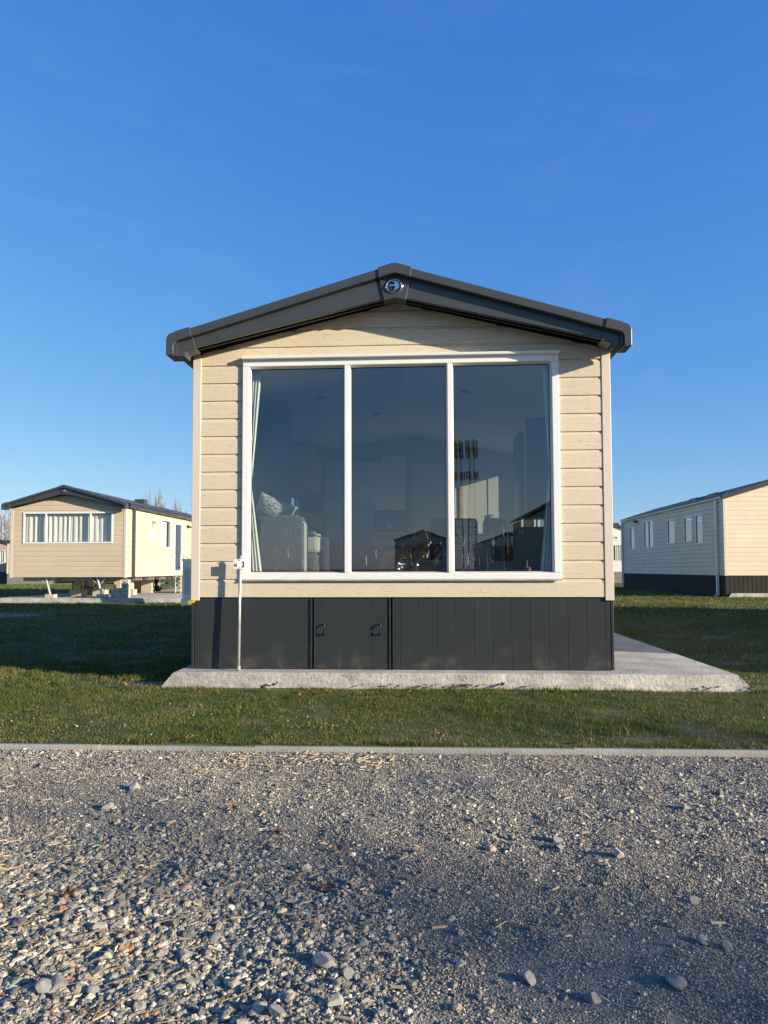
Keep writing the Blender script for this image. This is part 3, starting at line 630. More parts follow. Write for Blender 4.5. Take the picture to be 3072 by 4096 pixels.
def sheet(name, xs, ys, hf, mat, colf=None):
    X, Y = np.meshgrid(xs, ys, indexing='ij'); Z = hf(X, Y); nx, ny = X.shape
    co = np.c_[X.ravel(), Y.ravel(), Z.ravel()]; i = np.arange(nx * ny).reshape(nx, ny)
    q = np.c_[i[:-1, :-1].ravel(), i[1:, :-1].ravel(), i[1:, 1:].ravel(), i[:-1, 1:].ravel()]
    return tag(bulk(name, co, q, mat, colf(X.ravel(), Y.ravel()) if colf else None, smooth=True), kind='structure')
def ground_mat(name, c1, c2, rough=.95):
    m, nt, o = newmat(name); Lk = nt.links.new
    b = N(nt, 'ShaderNodeBsdfPrincipled'); b.inputs['Roughness'].default_value = rough; b.inputs['Specular IOR Level'].default_value = .15; Lk(b.outputs[0], o.inputs[0])
    a = N(nt, 'ShaderNodeAttribute'); a.attribute_name = 'col'
    tc = N(nt, 'ShaderNodeTexCoord'); n = N(nt, 'ShaderNodeTexNoise'); n.inputs['Scale'].default_value = 38; n.inputs['Detail'].default_value = 6; Lk(tc.outputs['Object'], n.inputs[0])
    r = N(nt, 'ShaderNodeMapRange'); r.inputs['From Min'].default_value = .3; r.inputs['From Max'].default_value = .7; r.inputs['To Min'].default_value = c1; r.inputs['To Max'].default_value = c2; Lk(n.outputs[0], r.inputs[0])
    x = N(nt, 'ShaderNodeVectorMath', operation='SCALE'); Lk(a.outputs['Color'], x.inputs[0]); Lk(r.outputs[0], x.inputs['Scale']); Lk(x.outputs[0], b.inputs['Base Color'])
    v = N(nt, 'ShaderNodeTexVoronoi'); v.inputs['Scale'].default_value = 150; Lk(tc.outputs['Object'], v.inputs[0])
    bp = N(nt, 'ShaderNodeBump'); bp.inputs['Strength'].default_value = .5; bp.inputs['Distance'].default_value = .008
    ad = N(nt, 'ShaderNodeMath', operation='ADD'); Lk(n.outputs[0], ad.inputs[0]); Lk(v.outputs[0], ad.inputs[1]); Lk(ad.outputs[0], bp.inputs['Height']); Lk(bp.outputs[0], b.inputs['Normal']); return m
MT['soil'] = ground_mat('lawn_soil', .7, 1.35); MT['dust'] = ground_mat('gravel_dust', .72, 1.3)
def lawn_col(x, y):
    b = bare(x, y)[:, None]; g = np.array([.055, .075, .022]); s = np.array([.24, .205, .15]); far = np.clip((np.hypot(x, y) - 8) / 10, 0, 1)[:, None]
    g = g * (1 - far) + np.array([.075, .115, .026]) * far
    v = (.85 + .3 * fbm(x, y, 2.5, 61))[:, None]
    return (g * (1 - b) + s * b * .8) * v
def ax(*seg): return np.unique(np.round(np.concatenate([np.linspace(a, b, n) for a, b, n in seg]), 4))
sheet('lawn', ax((-60, -14, 24), (-14, 14, 281), (14, 60, 24)), ax((-2.165, -2.05, 17), (-2.0, 2, 66), (2, 20, 130), (20, 75, 60)), lawn_h, 'soil', lawn_col)
def grav_col(x, y):
    d = fbm(x, y, .8, 71)[:, None]; return np.array([.195, .183, .160]) * (.72 + .5 * d)
sheet('gravel_road', ax((-40, -3, 40), (-3, 3, 320), (3, 40, 40)), ax((-14, -5.2, 24), (-5.2, -2.165, 190)), gravel_h, 'dust', grav_col)
gm = MB(); gm.grid([[(-1500, -1500, -.26), (-1500, 1500, -.26)], [(1500, -1500, -.26), (1500, 1500, -.26)]], 2, 2)
MT['grassfar'] = M('far_grass', (.06, .085, .025), .95, var=.3, vs=.15); tag(gm.build('ground', 'grassfar'), kind='structure')
kb = MB(); x = -9.0; k = 0
while x < 9.5:
    l = .915; dy = random.uniform(-.003, .003); dz = random.uniform(-.007, .002); yk = -2.158 + .0088 * (x - 0)
    yk = -2.157 + .009 * max(-3, min(3, x))
    kb.prism([(yk + dy, -.30), (yk + dy + random.uniform(0, .002), -.152 + dz), (yk + dy + .006, -.147 + dz), (yk + dy + .038, -.147 + dz), (yk + dy + .044, -.152 + dz), (yk + dy + .046, -.30)], x + .0015, x + l - .0015, 'x'); x += l
tag(kb.build('kerb', 'kerb'), kind='structure')

# ---- gravel stones
def ico(sub):
    bm = bmesh.new(); bmesh.ops.create_icosphere(bm, subdivisions=sub, radius=1); v = np.array([p.co for p in bm.verts]); f = np.array([[w.index for w in q.verts] for q in bm.faces]); bm.free(); return v, f
def randrot(n):
    q = RNG.normal(size=(n, 4)); q /= np.linalg.norm(q, axis=1)[:, None]; w, x, y, z = q.T
    return np.stack([1 - 2 * (y * y + z * z), 2 * (x * y - z * w), 2 * (x * z + y * w), 2 * (x * y + z * w), 1 - 2 * (x * x + z * z), 2 * (y * z - x * w), 2 * (x * z - y * w), 2 * (y * z + x * w), 1 - 2 * (x * x + y * y)], 1).reshape(n, 3, 3)
STC = np.array([[.23, .225, .20], [.33, .31, .27], [.15, .15, .15], [.42, .39, .32], [.27, .25, .215], [.58, .53, .43], [.48, .42, .32], [.34, .18, .11], [.72, .67, .57], [.13, .14, .15]])
STC = np.clip(STC * np.array([.97, .93, .84]), 0, .8); STP = np.array([.2, .19, .15, .12, .12, .06, .04, .012, .022, .09])
def stones(name, x, y, size, sub, hf, sink=.25, flat=.65):
    n = len(x); v, f = ico(sub); nv = len(v)
    sc = RNG.uniform(.6, 1.25, (n, 3)); sc[:, 2] *= flat + .2
    jit = 1 + RNG.uniform(-.24, .24, (n, nv, 1))
    P = v[None] * jit * sc[:, None] * (size[:, None, None] / 2)
    # squash along a couple of random planes for broken facets
    for k in range(2):
        d = RNG.normal(size=(n, 3)); d /= np.linalg.norm(d, axis=1)[:, None]; t = (P * d[:, None]).sum(2); lim = size[:, None] * RNG.uniform(.17, .34, (n, 1)); P = P - (np.maximum(t - lim, 0))[..., None] * d[:, None]
    R_ = randrot(n); P = np.einsum('nij,nvj->nvi', R_, P); P[:, :, 2] *= flat
    P[:, :, 0] += x[:, None]; P[:, :, 1] += y[:, None]; P[:, :, 2] += (hf(x, y) + size * flat * (.5 - sink))[:, None]
    c = STC[RNG.choice(len(STC), n, p=STP / STP.sum())] * RNG.uniform(.8, 1.2, (n, 1))
    co = P.reshape(-1, 3); fs = (f[None] + (np.arange(n) * nv)[:, None, None]).reshape(-1, 3)
    return tag(bulk(name, co, fs, 'stone', np.repeat(c, nv, 0)), kind='stuff')
def dens(x, y):   # stony ridges and dusty wheel tracks
    d = .30 + 1.5 * np.clip(fbm(x, y, .9, 81) - .34, 0, 1)
    tr = np.clip((x + .15 + .35 * (y + 3.9) + .5 * (fbm(x, y, .4, 93) - .5)) * 2.5, 0, 1) * np.clip((-3.15 - y - .25 * (x - .6)) * 3, 0, 1)
    tr = np.maximum(tr, .7 * np.clip(1.2 - np.hypot((x - .15) / .9, (y + 2.55) / .22), 0, 1))
    d *= 1 - tr * (1 - np.clip(.16 + 1.1 * (fbm(x, y, .45, 91) - .42), .04, 1))
    d = np.maximum(d, np.where(np.hypot((x + 1.2) / 1.3, (y + 4.3) / .8) < 1.1, 1.0, 0))
    return np.clip(d, 0, 1)
def scatter(n, x0, x1, y0, y1, df):
    x = RNG.uniform(x0, x1, n); y = RNG.uniform(y0, y1, n); k = RNG.uniform(0, 1, n) < df(x, y); return x[k], y[k]
DB = lambda x, y: np.hypot((x + 1.1) / 1.4, (y + 4.3) / .8)
def bigger(x, y): return np.clip(1.35 - DB(x, y), 0, 1) * .9 + np.clip(fbm(x, y, .6, 95) - .5, 0, 1) * 1.4
def mk(n, x0, x1, y0, y1, smin, smax, sub, name):
    x, y = scatter(n, x0, x1, y0, y1, dens); s = smin + (smax - smin) * RNG.beta(1.1, 4.4, len(x)) ; s *= .86 + .75 * bigger(x, y)
    return stones(name, x, y, s, sub, gravel_h, sink=RNG.uniform(.1, .62, len(x)))
mk(115000, -1.9, 2.0, -4.95, -3.4, .005, .018, 1, 'gravel')
mk(17000, -2.0, 2.1, -5.0, -3.3, .012, .032, 2, 'gravel')
mk(120000, -2.7, 2.7, -3.4, -2.17, .006, .020, 1, 'gravel')
mk(7000, -2.7, 2.7, -3.4, -2.17, .016, .038, 2, 'gravel')
mk(24000, -7, -2.6, -5.5, -2.17, .012, .035, 1, 'gravel'); mk(24000, 2.6, 7, -5.5, -2.17, .012, .035, 1, 'gravel')
# fine grit fills the dusty tracks
def mk2(n, x0, x1, y0, y1, smin, smax):
    x = RNG.uniform(x0, x1, n); y = RNG.uniform(y0, y1, n); s = RNG.uniform(smin, smax, n)
    k = RNG.uniform(0, 1, n) < np.clip(.18 + 3.2 * (fbm(x, y, .28, 151) - .36), .10, 1); x, y, s = x[k], y[k], s[k]; n = len(x)
    v = np.array([[0, 0, 1], [.94, 0, -.33], [-.47, .82, -.33], [-.47, -.82, -.33]]); f = np.array([[0, 1, 2], [0, 2, 3], [0, 3, 1], [1, 3, 2]])
    P = v[None] * RNG.uniform(.6, 1.3, (n, 4, 1)) * (s[:, None, None] / 2); P = np.einsum('nij,nvj->nvi', randrot(n), P)
    P[:, :, 0] += x[:, None]; P[:, :, 1] += y[:, None]; P[:, :, 2] += gravel_h(x, y)[:, None] + .001
    c = STC[RNG.choice(len(STC), n, p=STP / STP.sum())] * RNG.uniform(.8, 1.2, (n, 1))
    tag(bulk('grit', P.reshape(-1, 3), (f[None] + (np.arange(n) * 4)[:, None, None]).reshape(-1, 3), 'stone', np.repeat(c, 4, 0)), kind='stuff')
mk2(260000, -1.9, 2.0, -4.95, -3.3, .003, .009); mk2(120000, -2.6, 2.6, -3.3, -2.17, .004, .011)
# pale scraps and small stones in the grass
xx = RNG.uniform(-3, 3.3, 420); yy = RNG.uniform(-2.1, -.3, 420); kk = fbm(xx, yy, .6, 33) > .5; stones('grass_pebbles', xx[kk], yy[kk], RNG.uniform(.006, .018, kk.sum()), 1, lambda a, b: lawn_h(a, b) + .006)

# individual larger stones, twigs, wood chips, leaves
def rock_mesh(seed):
    r = random.Random(seed); bm = bmesh.new(); bmesh.ops.create_icosphere(bm, subdivisions=3, radius=.5)
    pl = [(Vector((r.uniform(-1, 1), r.uniform(-1, 1), r.uniform(-1, 1))).normalized(), r.uniform(.22, .36)) for _ in range(7)]
    for v in bm.verts:
        for d, l in pl:
            t = v.co.dot(d)
            if t > l: v.co -= d * (t - l)
        v.co *= 1 + r.uniform(-.015, .015); v.co.z *= .75
    me = bpy.data.meshes.new('rock'); bm.to_mesh(me); bm.free(); return me
rocks = [rock_mesh(i) for i in range(6)]
def P2(px, py, z=-.19):   # a point on the ground seen at photo pixel px,py (used once, to read positions)
    return hit_ground(px, py, z)
CAM = (.2344, -6.3653, .8782, .0573, .0483, -.0029, 86.5); FPX = 2900.
def basis():
    cx, cy, cz, yaw, pitch, roll, sy = CAM
    f = Vector((-math.sin(yaw) * math.cos(pitch), math.cos(yaw) * math.cos(pitch), math.sin(pitch))); r = Vector((math.cos(yaw), math.sin(yaw), 0)); u = r.cross(f)
    c, s = math.cos(roll), math.sin(roll); return c * r + s * u, -s * r + c * u, f
def hit_ground(px, py, z):
    r, u, f = basis(); d = f * FPX + r * (px - 1536) + u * (2048 + CAM[6] - py); t = (z - CAM[2]) / d.z; p = Vector(CAM[:3]) + d * t; return p.x, p.y
for i, (px, py, s, m) in enumerate([(1300, 3850, .075, 0), (1400, 3895, .05, 0), (1230, 3485, .055, 1), (1010, 3445 - 140, .0, 0), (2905, 3768, .055, 0), (2810, 3750, .05, 0), (2225, 3355, .05, 1), (2235, 3385, .045, 1), (2470, 3430, .06, 1), (1965, 3385, .05, 1), (2770, 3590, .045, 1),
        (180, 3970, .06, 1), (225, 3955, .06, 0), (380, 3955, .05, 1), (1340, 4015, .055, 0), (1040, 4030, .05, 0), (740, 3810, .05, 1), (860, 3735, .05, 0), (1110, 4060, .05, 1), (425, 3420 + 190, .055, 0), (400, 3720, .05, 0), (2120, 3905, .055, 0), (2370, 3980, .05, 0), (2700, 3915, .06, 0), (1760, 3560, .04, 0), (1830, 3170, .035, 1), (430, 3240, .06, 0), (540, 3165, .07, 0), (2740, 3225, .045, 0), (1900, 3290, .03, 1)]):
    if s == 0: continue
    x, y = hit_ground(px, py, -.19); o = bpy.data.objects.new('rock', rocks[i % 6]); COL.objects.link(o)
    if not rocks[i % 6].materials: rocks[i % 6].materials.append(MT['rockw' if m else 'rock'])
    o.location = (x, y, float(gravel_h(x, y)) + s * .2); o.scale = (s * random.uniform(.8, 1.15),) * 2 + (s * .8,); o.rotation_euler = (random.uniform(-.4, .4), random.uniform(-.4, .4), random.uniform(0, 6))
    tag(o, 'fist sized broken grey stone lying among the gravel of the road', 'stone', 'larger stones lying in the gravel')
def twig_mesh(seed, l=1., thick=.02):
    r = random.Random(seed); p = Vector((-.5 * l, 0, 0)); pts = [p.copy()]
    a = 0
    for k in range(6): a += r.uniform(-.22, .22); p = p + Vector((math.cos(a), math.sin(a), r.uniform(-.03, .04))) * l / 6; pts.append(p.copy())
    mb = MB(); mb.tube(pts, [thick * (1 - .1 * k) for k in range(7)], 5)
    if seed % 2: q = pts[3]; mb.tube([q, q + Vector((.1, .08, .02)) * l, q + Vector((.17, .17, .03)) * l], [thick * .6, thick * .5, thick * .3], 4)
    o = mb.build('twig', 'twig'); me = o.data; bpy.data.objects.remove(o); return me
tw = [twig_mesh(i) for i in range(5)]
for i in range(58):
    if i < 46: px, py = random.uniform(0, 1400) * random.uniform(.3, 1), random.uniform(3480, 4080)
    else: px, py = random.uniform(600, 3000), random.uniform(3060, 3900)
    x, y = hit_ground(px, py, -.18); o = bpy.data.objects.new('twig', tw[i % 5]); COL.objects.link(o); s = random.uniform(.05, .15)
    o.location = (x, y, float(gravel_h(x, y)) + .015); o.scale = (s, s, s * .8); o.rotation_euler = (random.uniform(-.1, .1), random.uniform(-.12, .12), random.choice([0, PI]) + random.gauss(.35, .5))
    tag(o, 'thin dry brown twig lying on the gravel of the road', 'twig', 'dry twigs scattered over the gravel')
def slivers(n, fx, name, smin, smax, mat='chip', hf=gravel_h, up=.008):
    x, y = fx(n); n = len(x); l = RNG.uniform(smin, smax, n); w = l * RNG.uniform(.08, .25, n); v = np.array([[-.5, -.5, -.5], [.5, -.5, -.5], [.5, .5, -.5], [-.5, .5, -.5], [-.5, -.5, .5], [.5, -.5, .5], [.5, .5, .5], [-.5, .5, .5]]); f = np.array([[0, 3, 2, 1], [4, 5, 6, 7], [0, 1, 5, 4], [1, 2, 6, 5], [2, 3, 7, 6], [3, 0, 4, 7]])
    P = v[None] * (1 + RNG.uniform(-.3, .3, (n, 8, 3))) * np.stack([l, w, np.minimum(w, .004)], 1)[:, None]
    a = RNG.normal(.3, .8, n); t = RNG.normal(0, .22, n); ca, sa, ct, st = np.cos(a), np.sin(a), np.cos(t), np.sin(t); z_ = np.zeros(n)
    Rm = np.stack([ca * ct, -sa, ca * st, sa * ct, ca, sa * st, -st, z_, ct], 1).reshape(n, 3, 3); P = np.einsum('nij,nvj->nvi', Rm, P)
    P[:, :, 0] += x[:, None]; P[:, :, 1] += y[:, None]; P[:, :, 2] += (hf(x, y) + up)[:, None]
    return tag(bulk(name, P.reshape(-1, 3), (f[None] + (np.arange(n) * 8)[:, None, None]).reshape(-1, 4), mat), kind='stuff')
def fleft(n):
    x = RNG.uniform(-2.2, .1, n); y = RNG.uniform(-4.9, -3.6, n); k = RNG.uniform(0, 1, n) < np.clip(-x * .75 - .2 + .5 * (fbm(x, y, .3, 55) - .5), 0, 1); return x[k], y[k]
def fkerb(n):
    x = RNG.uniform(-1.6, 1.0, n); y = -2.2 - np.abs(RNG.normal(0, .16, n)); k = RNG.uniform(0, 1, n) < np.clip((fbm(x, y, .5, 57) - .4) * 4, 0, 1); return x[k], y[k]
slivers(1700, fleft, 'wood_chips', .012, .045); slivers(600, fkerb, 'wood_chips', .012, .04)
slivers(260, lambda n: (RNG.uniform(-2.4, 2.6, n), RNG.uniform(-4.8, -2.2, n)), 'wood_chips', .015, .045)
# leaves
def leaf_mesh(seed, mat):
    r = random.Random(seed); n = 11; out = []
    for k in range(n):
        a = 2 * PI * k / n; rad = .5 * (1 if k % 2 == 0 else .55) * r.uniform(.8, 1.1); out.append((rad * math.cos(a), rad * math.sin(a) * .8, r.uniform(-.05, .28)))
    mid = [(x * .5, y * .5, z * .2 + .02) for x, y, z in out]
    mb = MB(); mb.add([(0, 0, .0)] + mid + out, [(0, 1 + k, 1 + (k + 1) % n) for k in range(n)] + [(1 + k, 1 + n + k, 1 + n + (k + 1) % n, 1 + (k + 1) % n) for k in range(n)])
    mb.tube([(0, 0, .01), (-.5, .05, .1), (-.7, .1, .12)], .02, 4)
    o = mb.build('leaf', mat, solid=0); me = o.data; bpy.data.objects.remove(o); return me
lv = [leaf_mesh(i, 'leaf' if i % 2 else 'leaf2') for i in range(8)]
spots = [(1075, 2775), (1120, 2740), (790, 2775), (400, 2725), (535, 2735), (150, 2845), (380, 2860), (680, 2815), (1050, 2770), (965, 2790), (1200, 2795), (1235, 2778), (1385, 2830), (1310, 2780), (1450, 2790), (1528, 2785), (1190, 2925), (1300, 2912), (1760, 2990 - 40), (1590, 2765), (1645, 2790), (1810, 2750), (1870, 2757), (1905, 2752), (1935, 2755), (1700, 2745), (1745, 2747), (1990, 2755), (2110, 2748), (2790, 2755), (2830, 2750), (2960, 2750), (3010, 2752), (1800, 2850), (2370, 2970), (760, 2960), (500, 2755), (930, 2990), (670, 3005), (690, 3003), (1350, 3390), (270, 3600), (930, 3060 + 180), (1110, 3320), (510, 3790), (1300, 3540), (1880, 2753), (1850, 2760), (2005, 2757), (1455, 2745), (1560, 2750)]
for i, (px, py) in enumerate(spots):
    g = py > 3010; zz = -.18 if g else -.13; x, y = hit_ground(px, py, zz); y = min(y, -.26) if (not g and px > 700) else y
    o = bpy.data.objects.new('fallen_leaf', lv[i % 8]); COL.objects.link(o); s = random.uniform(.04, .085)
    o.location = (x, y, (float(gravel_h(x, y)) + .012) if g else float(lawn_h(x, y)) + .034); o.scale = (s, s, s); o.rotation_euler = (random.uniform(-.5, .5), random.uniform(-.5, .5), random.uniform(0, 6))
    tag(o, 'curled brown fallen leaf on the ground in front of the caravans', 'leaf', 'fallen leaves on the grass and gravel')

# ---- grass
def grass(n, x0, x1, y0, y1, h0, h1, wd, excl=None, edge=False, tuft=False):
    x = RNG.uniform(x0, x1, n); y = RNG.uniform(y0, y1, n)
    cl = fbm(x, y, .12, 101, 2); k = RNG.uniform(0, 1, n) < (1 - .93 * bare(x, y)) * np.clip(.35 + 1.3 * (cl - .25), .1, 1)
    if edge: k = fbm(x, y, .35, 131, 2) > .45
    if tuft: k = fbm(x, y, .22, 141, 2) > .62
    if excl is not None: k &= ~excl(x, y)
    x, y, cl = x[k], y[k], cl[k]; n = len(x)
    pn = fbm(x, y, .9, 103, 2)
    h = RNG.uniform(h0, h1, n) * (.30 + 1.4 * cl) * (.45 + 1.1 * pn); a = RNG.uniform(0, 2 * PI, n); le = RNG.uniform(.1, 1.1, n) ** 1.3 * h
    b = a + RNG.normal(0, 1.0, n); dx, dy = np.cos(a), np.sin(a); ex, ey = np.cos(b), np.sin(b); w = wd * RNG.uniform(.7, 1.3, n)
    z = lawn_h(x, y) - .004
    p0 = np.stack([x - dx * w / 2, y - dy * w / 2, z], 1); p1 = np.stack([x + dx * w / 2, y + dy * w / 2, z], 1)
    m = np.stack([x + ex * le * .35, y + ey * le * .35, z + h * .6], 1); tp = np.stack([x + ex * le, y + ey * le, z + h], 1)
    dw = np.stack([dx, dy, np.zeros(n)], 1) * (w * .35)[:, None]
    co = np.stack([p0, p1, m - dw, m + dw, tp], 1).reshape(-1, 3); base = (np.arange(n) * 5)[:, None]
    f = np.concatenate([base + [0, 1, 3], base + [0, 3, 2], base + [2, 3, 4]], 0)
    t = RNG.uniform(0, 1, n)[:, None]; dry = (RNG.uniform(0, 1, n) < .13 + .25 * (pn < .45))[:, None]
    c = np.where(dry, np.array([.27, .225, .10]), np.array([.050, .082, .012]) * (1 - t) + np.array([.132, .150, .030]) * t)
    return tag(bulk('grass', co, f, 'grass', np.repeat(c, 5, 0)), kind='stuff')
onpad = lambda x, y: ((x > -2.08) & (x < 2.9) & (y > -.27) & (y < 12.7)) | ((x > -13.4) & (x < -7.1) & (y > 15.3)) | ((x > 10.1) & (y > 19))
grass(190000, -3.6, 3.9, -2.11, -.25, .009, .027, .0027, onpad)
grass(9000, -3.6, 3.9, -.37, -.24, .016, .045, .0035, onpad, edge=True); grass(9000, -3.6, 3.9, -2.145, -2.05, .018, .04, .0032, onpad, edge=True); grass(12000, -3.6, 3.9, -2.1, -.3, .022, .05, .0032, onpad, tuft=True)
grass(30000, -7, -3.6, -2.11, 1.0, .018, .042, .006, onpad); grass(30000, 3.9, 8, -2.11, 1.0, .018, .042, .006, onpad)
grass(60000, -5.5, -1.9, -.25, 2.2, .016, .040, .005, onpad)
grass(60000, -12, -1.9, 2.2, 9, .018, .040, .010, onpad); grass(45000, -16, -1.9, 9, 17, .03, .06, .016, onpad)
grass(60000, 2.8, 8, -.25, 9, .018, .040, .008, onpad); grass(60000, 3, 12, 9, 20, .03, .06, .016, onpad); grass(40000, 2.8, 14, 20, 45, .04, .07, .03, onpad)
grass(30000, -30, -13, 14, 42, .04, .07, .03, onpad)

# =================================================================== SIGN POST
sp = empty('plot_sign', (-1.392, -.10, 0), 'white plate reading N 3 on a thin steel post before the big caravan', 'sign')
a = MB(); a.tube([(-1.394, -.10, 0), (-1.392, -.09, .55), (-1.385, -.088, .995)], .0125, 14); inv(a.build('post', 'galv', smooth=True), sp)
a = MB(); a.tube([(-1.394, -.10, .002), (-1.394, -.099, .04)], .017, 12); inv(a.build('post_base', 'kerb'), sp)
a = MB(); a.box(-1.444, -1.333, -.107, -.103, .879, .963); bd = inv(a.build('number_plate', 'board', bevel=.001), sp)
def text(s, x, y, z, size, par, mat='ink', sx=.62, off=.012, root=None, rot=(PI / 2, 0, 0)):
    c = bpy.data.curves.new(s, 'FONT'); c.body = s; c.size = size; c.extrude = .0006; c.offset = off * size; c.align_x = 'CENTER'
    o = bpy.data.objects.new('lettering', c); COL.objects.link(o); dg = bpy.context.evaluated_depsgraph_get(); me = bpy.data.meshes.new_from_object(o.evaluated_get(dg)); bpy.data.objects.remove(o)
    me.materials.clear(); me.materials.append(MT[mat]); o = bpy.data.objects.new('lettering', me); COL.objects.link(o); o.location = (x, y, z); o.rotation_euler = rot; o.scale = (sx, 1, 1); o.parent = par
    if root: o.matrix_parent_inverse = root
    return o
inv0 = Matrix.Translation(sp.location).inverted()
text('N', -1.4245, -.108, .897, .044, sp, off=.03, root=inv0); text('3', -1.3575, -.108, .894, .070, sp, off=.035, root=inv0)
for z in (.953, .889):
    a = MB(); a.prism([(-1.391 + .006 * math.cos(t), z + .004 * math.sin(t)) for t in [i * PI / 5 for i in range(10)]], -.110, -.1065); inv(a.build('bolt', 'galvd'), sp)
tg = empty('yellow_tag', (-1.83, -.02, .58), 'small yellow printed tag hanging crooked under the left corner trim', 'tag')
a = MB(); a.prism([(-1.872, .594), (-1.812, .612), (-1.806, .588), (-1.866, .566)], -.028, -.0245); inv(a.build('tag_plate', 'yellow'), tg)
a = MB()
for x in (-1.862, -1.848, -1.836, -1.822): a.prism([(x, .588), (x + .004, .589), (x + .004, .573 + (x + 1.87) * .3), (x, .572 + (x + 1.87) * .3)], -.0295, -.0285)
a.prism([(-1.845, .60), (-1.828, .604), (-1.828, .598), (-1.845, .594)], -.0295, -.0285); inv(a.build('print', 'ink'), tg)

# =================================================================== LEFT CARAVAN (same type, on jacks)
def rest_of(par, L_, fm='side_far', lc=.03, holesF=(), holesR=(), roofm='tile', raise_=0., corem='wallp'):
    siding(-1.80, 1.80, ZB, 3.24, holesF, slope=(CXR, 3.262, .245)).build('wall_cladding', fm, par)
    siding(.06, L_, ZB, 2.80, holesR, face='right', pos=W - .02).build('side_cladding', fm, par)
    siding(.06, L_, ZB, 2.80, face='left', pos=-W + .02).build('side_cladding', fm, par)
    c = MB()
    def wallx(x0, x1, holes, lo, hi, mk_):
        iv = [(lo, hi, ZB + .01, 2.80)]
        for h in holes:
            nx = []
            for a, b, z0, z1 in iv:
                if h[0] >= b or h[1] <= a: nx.append((a, b, z0, z1)); continue
                nx += [(a, h[0], z0, z1), (h[1], b, z0, z1), (h[0], h[1], z0, h[2]), (h[0], h[1], h[3], z1)]
            iv = [q for q in nx if q[1] - q[0] > .01 and q[3] - q[2] > .01]
        for q in iv: mk_(q)
    wallx(0, 0, holesR, .062, L_, lambda q: c.box(1.79, 1.828, q[0], q[1], q[2], q[3]))
    c.box(-1.828, -1.79, .062, L_, ZB + .01, 2.80)
    wallx(0, 0, holesF, -1.82, 1.82, lambda q: c.box(q[0], q[1], .002, .06, q[2], q[3]))
    c.prism([(-1.82, 2.801), (1.82, 2.801), (CXR, 3.24)], .002, .06); c.prism([(-1.82, ZB + .01), (1.82, ZB + .01), (1.82, 2.80), (CXR, 3.24), (-1.82, 2.80)], L_ - .02, L_ + .02)
    c.box(-1.788, 1.788, .062, L_ - .03, ZB + .012, ZB + .06); c.build('wall_core', corem, par)
    tiled_roof(par, -1.99, 1.956, CXR, 2.90, 3.46, .02, L_ + .1, roofm)
    for s in (-1, 1):
        t = MB(); a, b = sorted((s * 1.775, s * 1.85)); t.box(a, b, -.018, .0, ZB - .02, 2.81)
        a, b = sorted((s * 1.832, s * 1.85)); t.box(a, b, .0005, .08, ZB - .02, 2.80); t.build('corner_trim', 'trim', par)
    verge(par)
LX, LY = -10.88, 15.6
lc = empty('static_caravan', (LX, LY, .015), 'cream clad holiday caravan at the left standing on jacks and blocks without skirting', 'caravan', 'static holiday caravans')
lw = (-1.45, 1.43, 1.67, 2.66); rw = (3.0, 3.93, 1.62, 2.63); rd = (4.3, 5.2, .74, 2.62)
rest_of(lc, 10.6, holesF=[lw], holesR=[rw, rd])
window_unit(lc, *lw, mull=(-.72, .71), w=.055, glass='gf', mw=.045)
window_unit(lc, *rw, face='right', pos=W - .02, glass='gf')
dw = window_unit(lc, *rd, w=.09, face='right', pos=W - .02, glass='gs', name='door')
a = MB(); a.tube([(W + .03, 5.08, 1.65), (W + .06, 5.08, 1.65), (W + .06, 4.96, 1.65)], .012, 6); a.build('handle', 'chrome', dw)
a = MB(); a.tube([(W + .025, .5, .62), (W + .025, .5, 2.76)], .04, 8); a.box(W - .01, W + .07, .45, .56, .62, 2.76); a.build('downpipe', 'roof', lc)
a = MB(); a.prism([(1.87, 2.84), (1.97, 2.84), (1.965, 2.79), (1.93, 2.77), (1.89, 2.79)], .02, 10.6)
for y in np.arange(.6, 10.4, .9): a.box(1.86, 1.975, y, y + .04, 2.765, 2.835)
a.build('gutter', 'roof', lc)
a = MB(); a.prism([(1.85, 2.40), (1.85, 2.52), (1.93, 2.50), (1.95, 2.43)], 2.1, 2.26); wl = a.build('wall_light', 'galvd', lc); a = MB(); a.box(1.86, 1.92, 2.12, 2.24, 2.34, 2.399); a.build('lamp_glass', 'white', wl)
a = MB(); a.tube([(1.84, 5.75, 2.52), (1.90, 5.75, 2.52)], .06, 10); a.tube([(1.90, 5.75, 2.52), (1.96, 5.85, 2.50)], .035, 8); a.build('spotlight', 'ink', lc)
a = MB(); a.box(1.846, 1.852, 1.95, 2.35, 1.94, 2.17); sg = a.build('name_board', 'board', lc)
a = MB(); a.prism([(2.06, 2.0), (2.10, 2.0), (2.10, 2.03), (2.085, 2.06), (2.09, 2.10), (2.10, 2.13), (2.085, 2.15), (2.04, 2.14), (2.03, 2.11), (2.05, 2.08), (2.06, 2.05)], 1.8525, 1.854, 'x'); a.box(1.8525, 1.854, 2.14, 2.30, 2.08, 2.12); a.box(1.8525, 1.854, 2.14, 2.28, 2.035, 2.05); a.box(1.8525, 1.854, 2.06, 2.26, 1.975, 1.985); a.build('lettering', 'ink', sg)
for y in (6.0, 8.2):
    a = MB(); a.prism([(.62, 3.27), (1.02, 3.155), (1.03, 3.21), (.63, 3.32)], y, y + .6); a.build('skylight', 'tile', lc, bevel=.02)
a = MB(); a.box(.35, .75, 4.2, 4.5, 3.25, 3.46); a.build('roof_vent', 'tile', lc, bevel=.03)
ch = MB()
for x in (-.55, .55): ch.box(x - .03, x + .03, .3, 10.2, .42, ZB - .01)
for y in np.arange(.5, 10.2, 1.1): ch.box(-1.7, 1.7, y, y + .05, .50, ZB - .012)
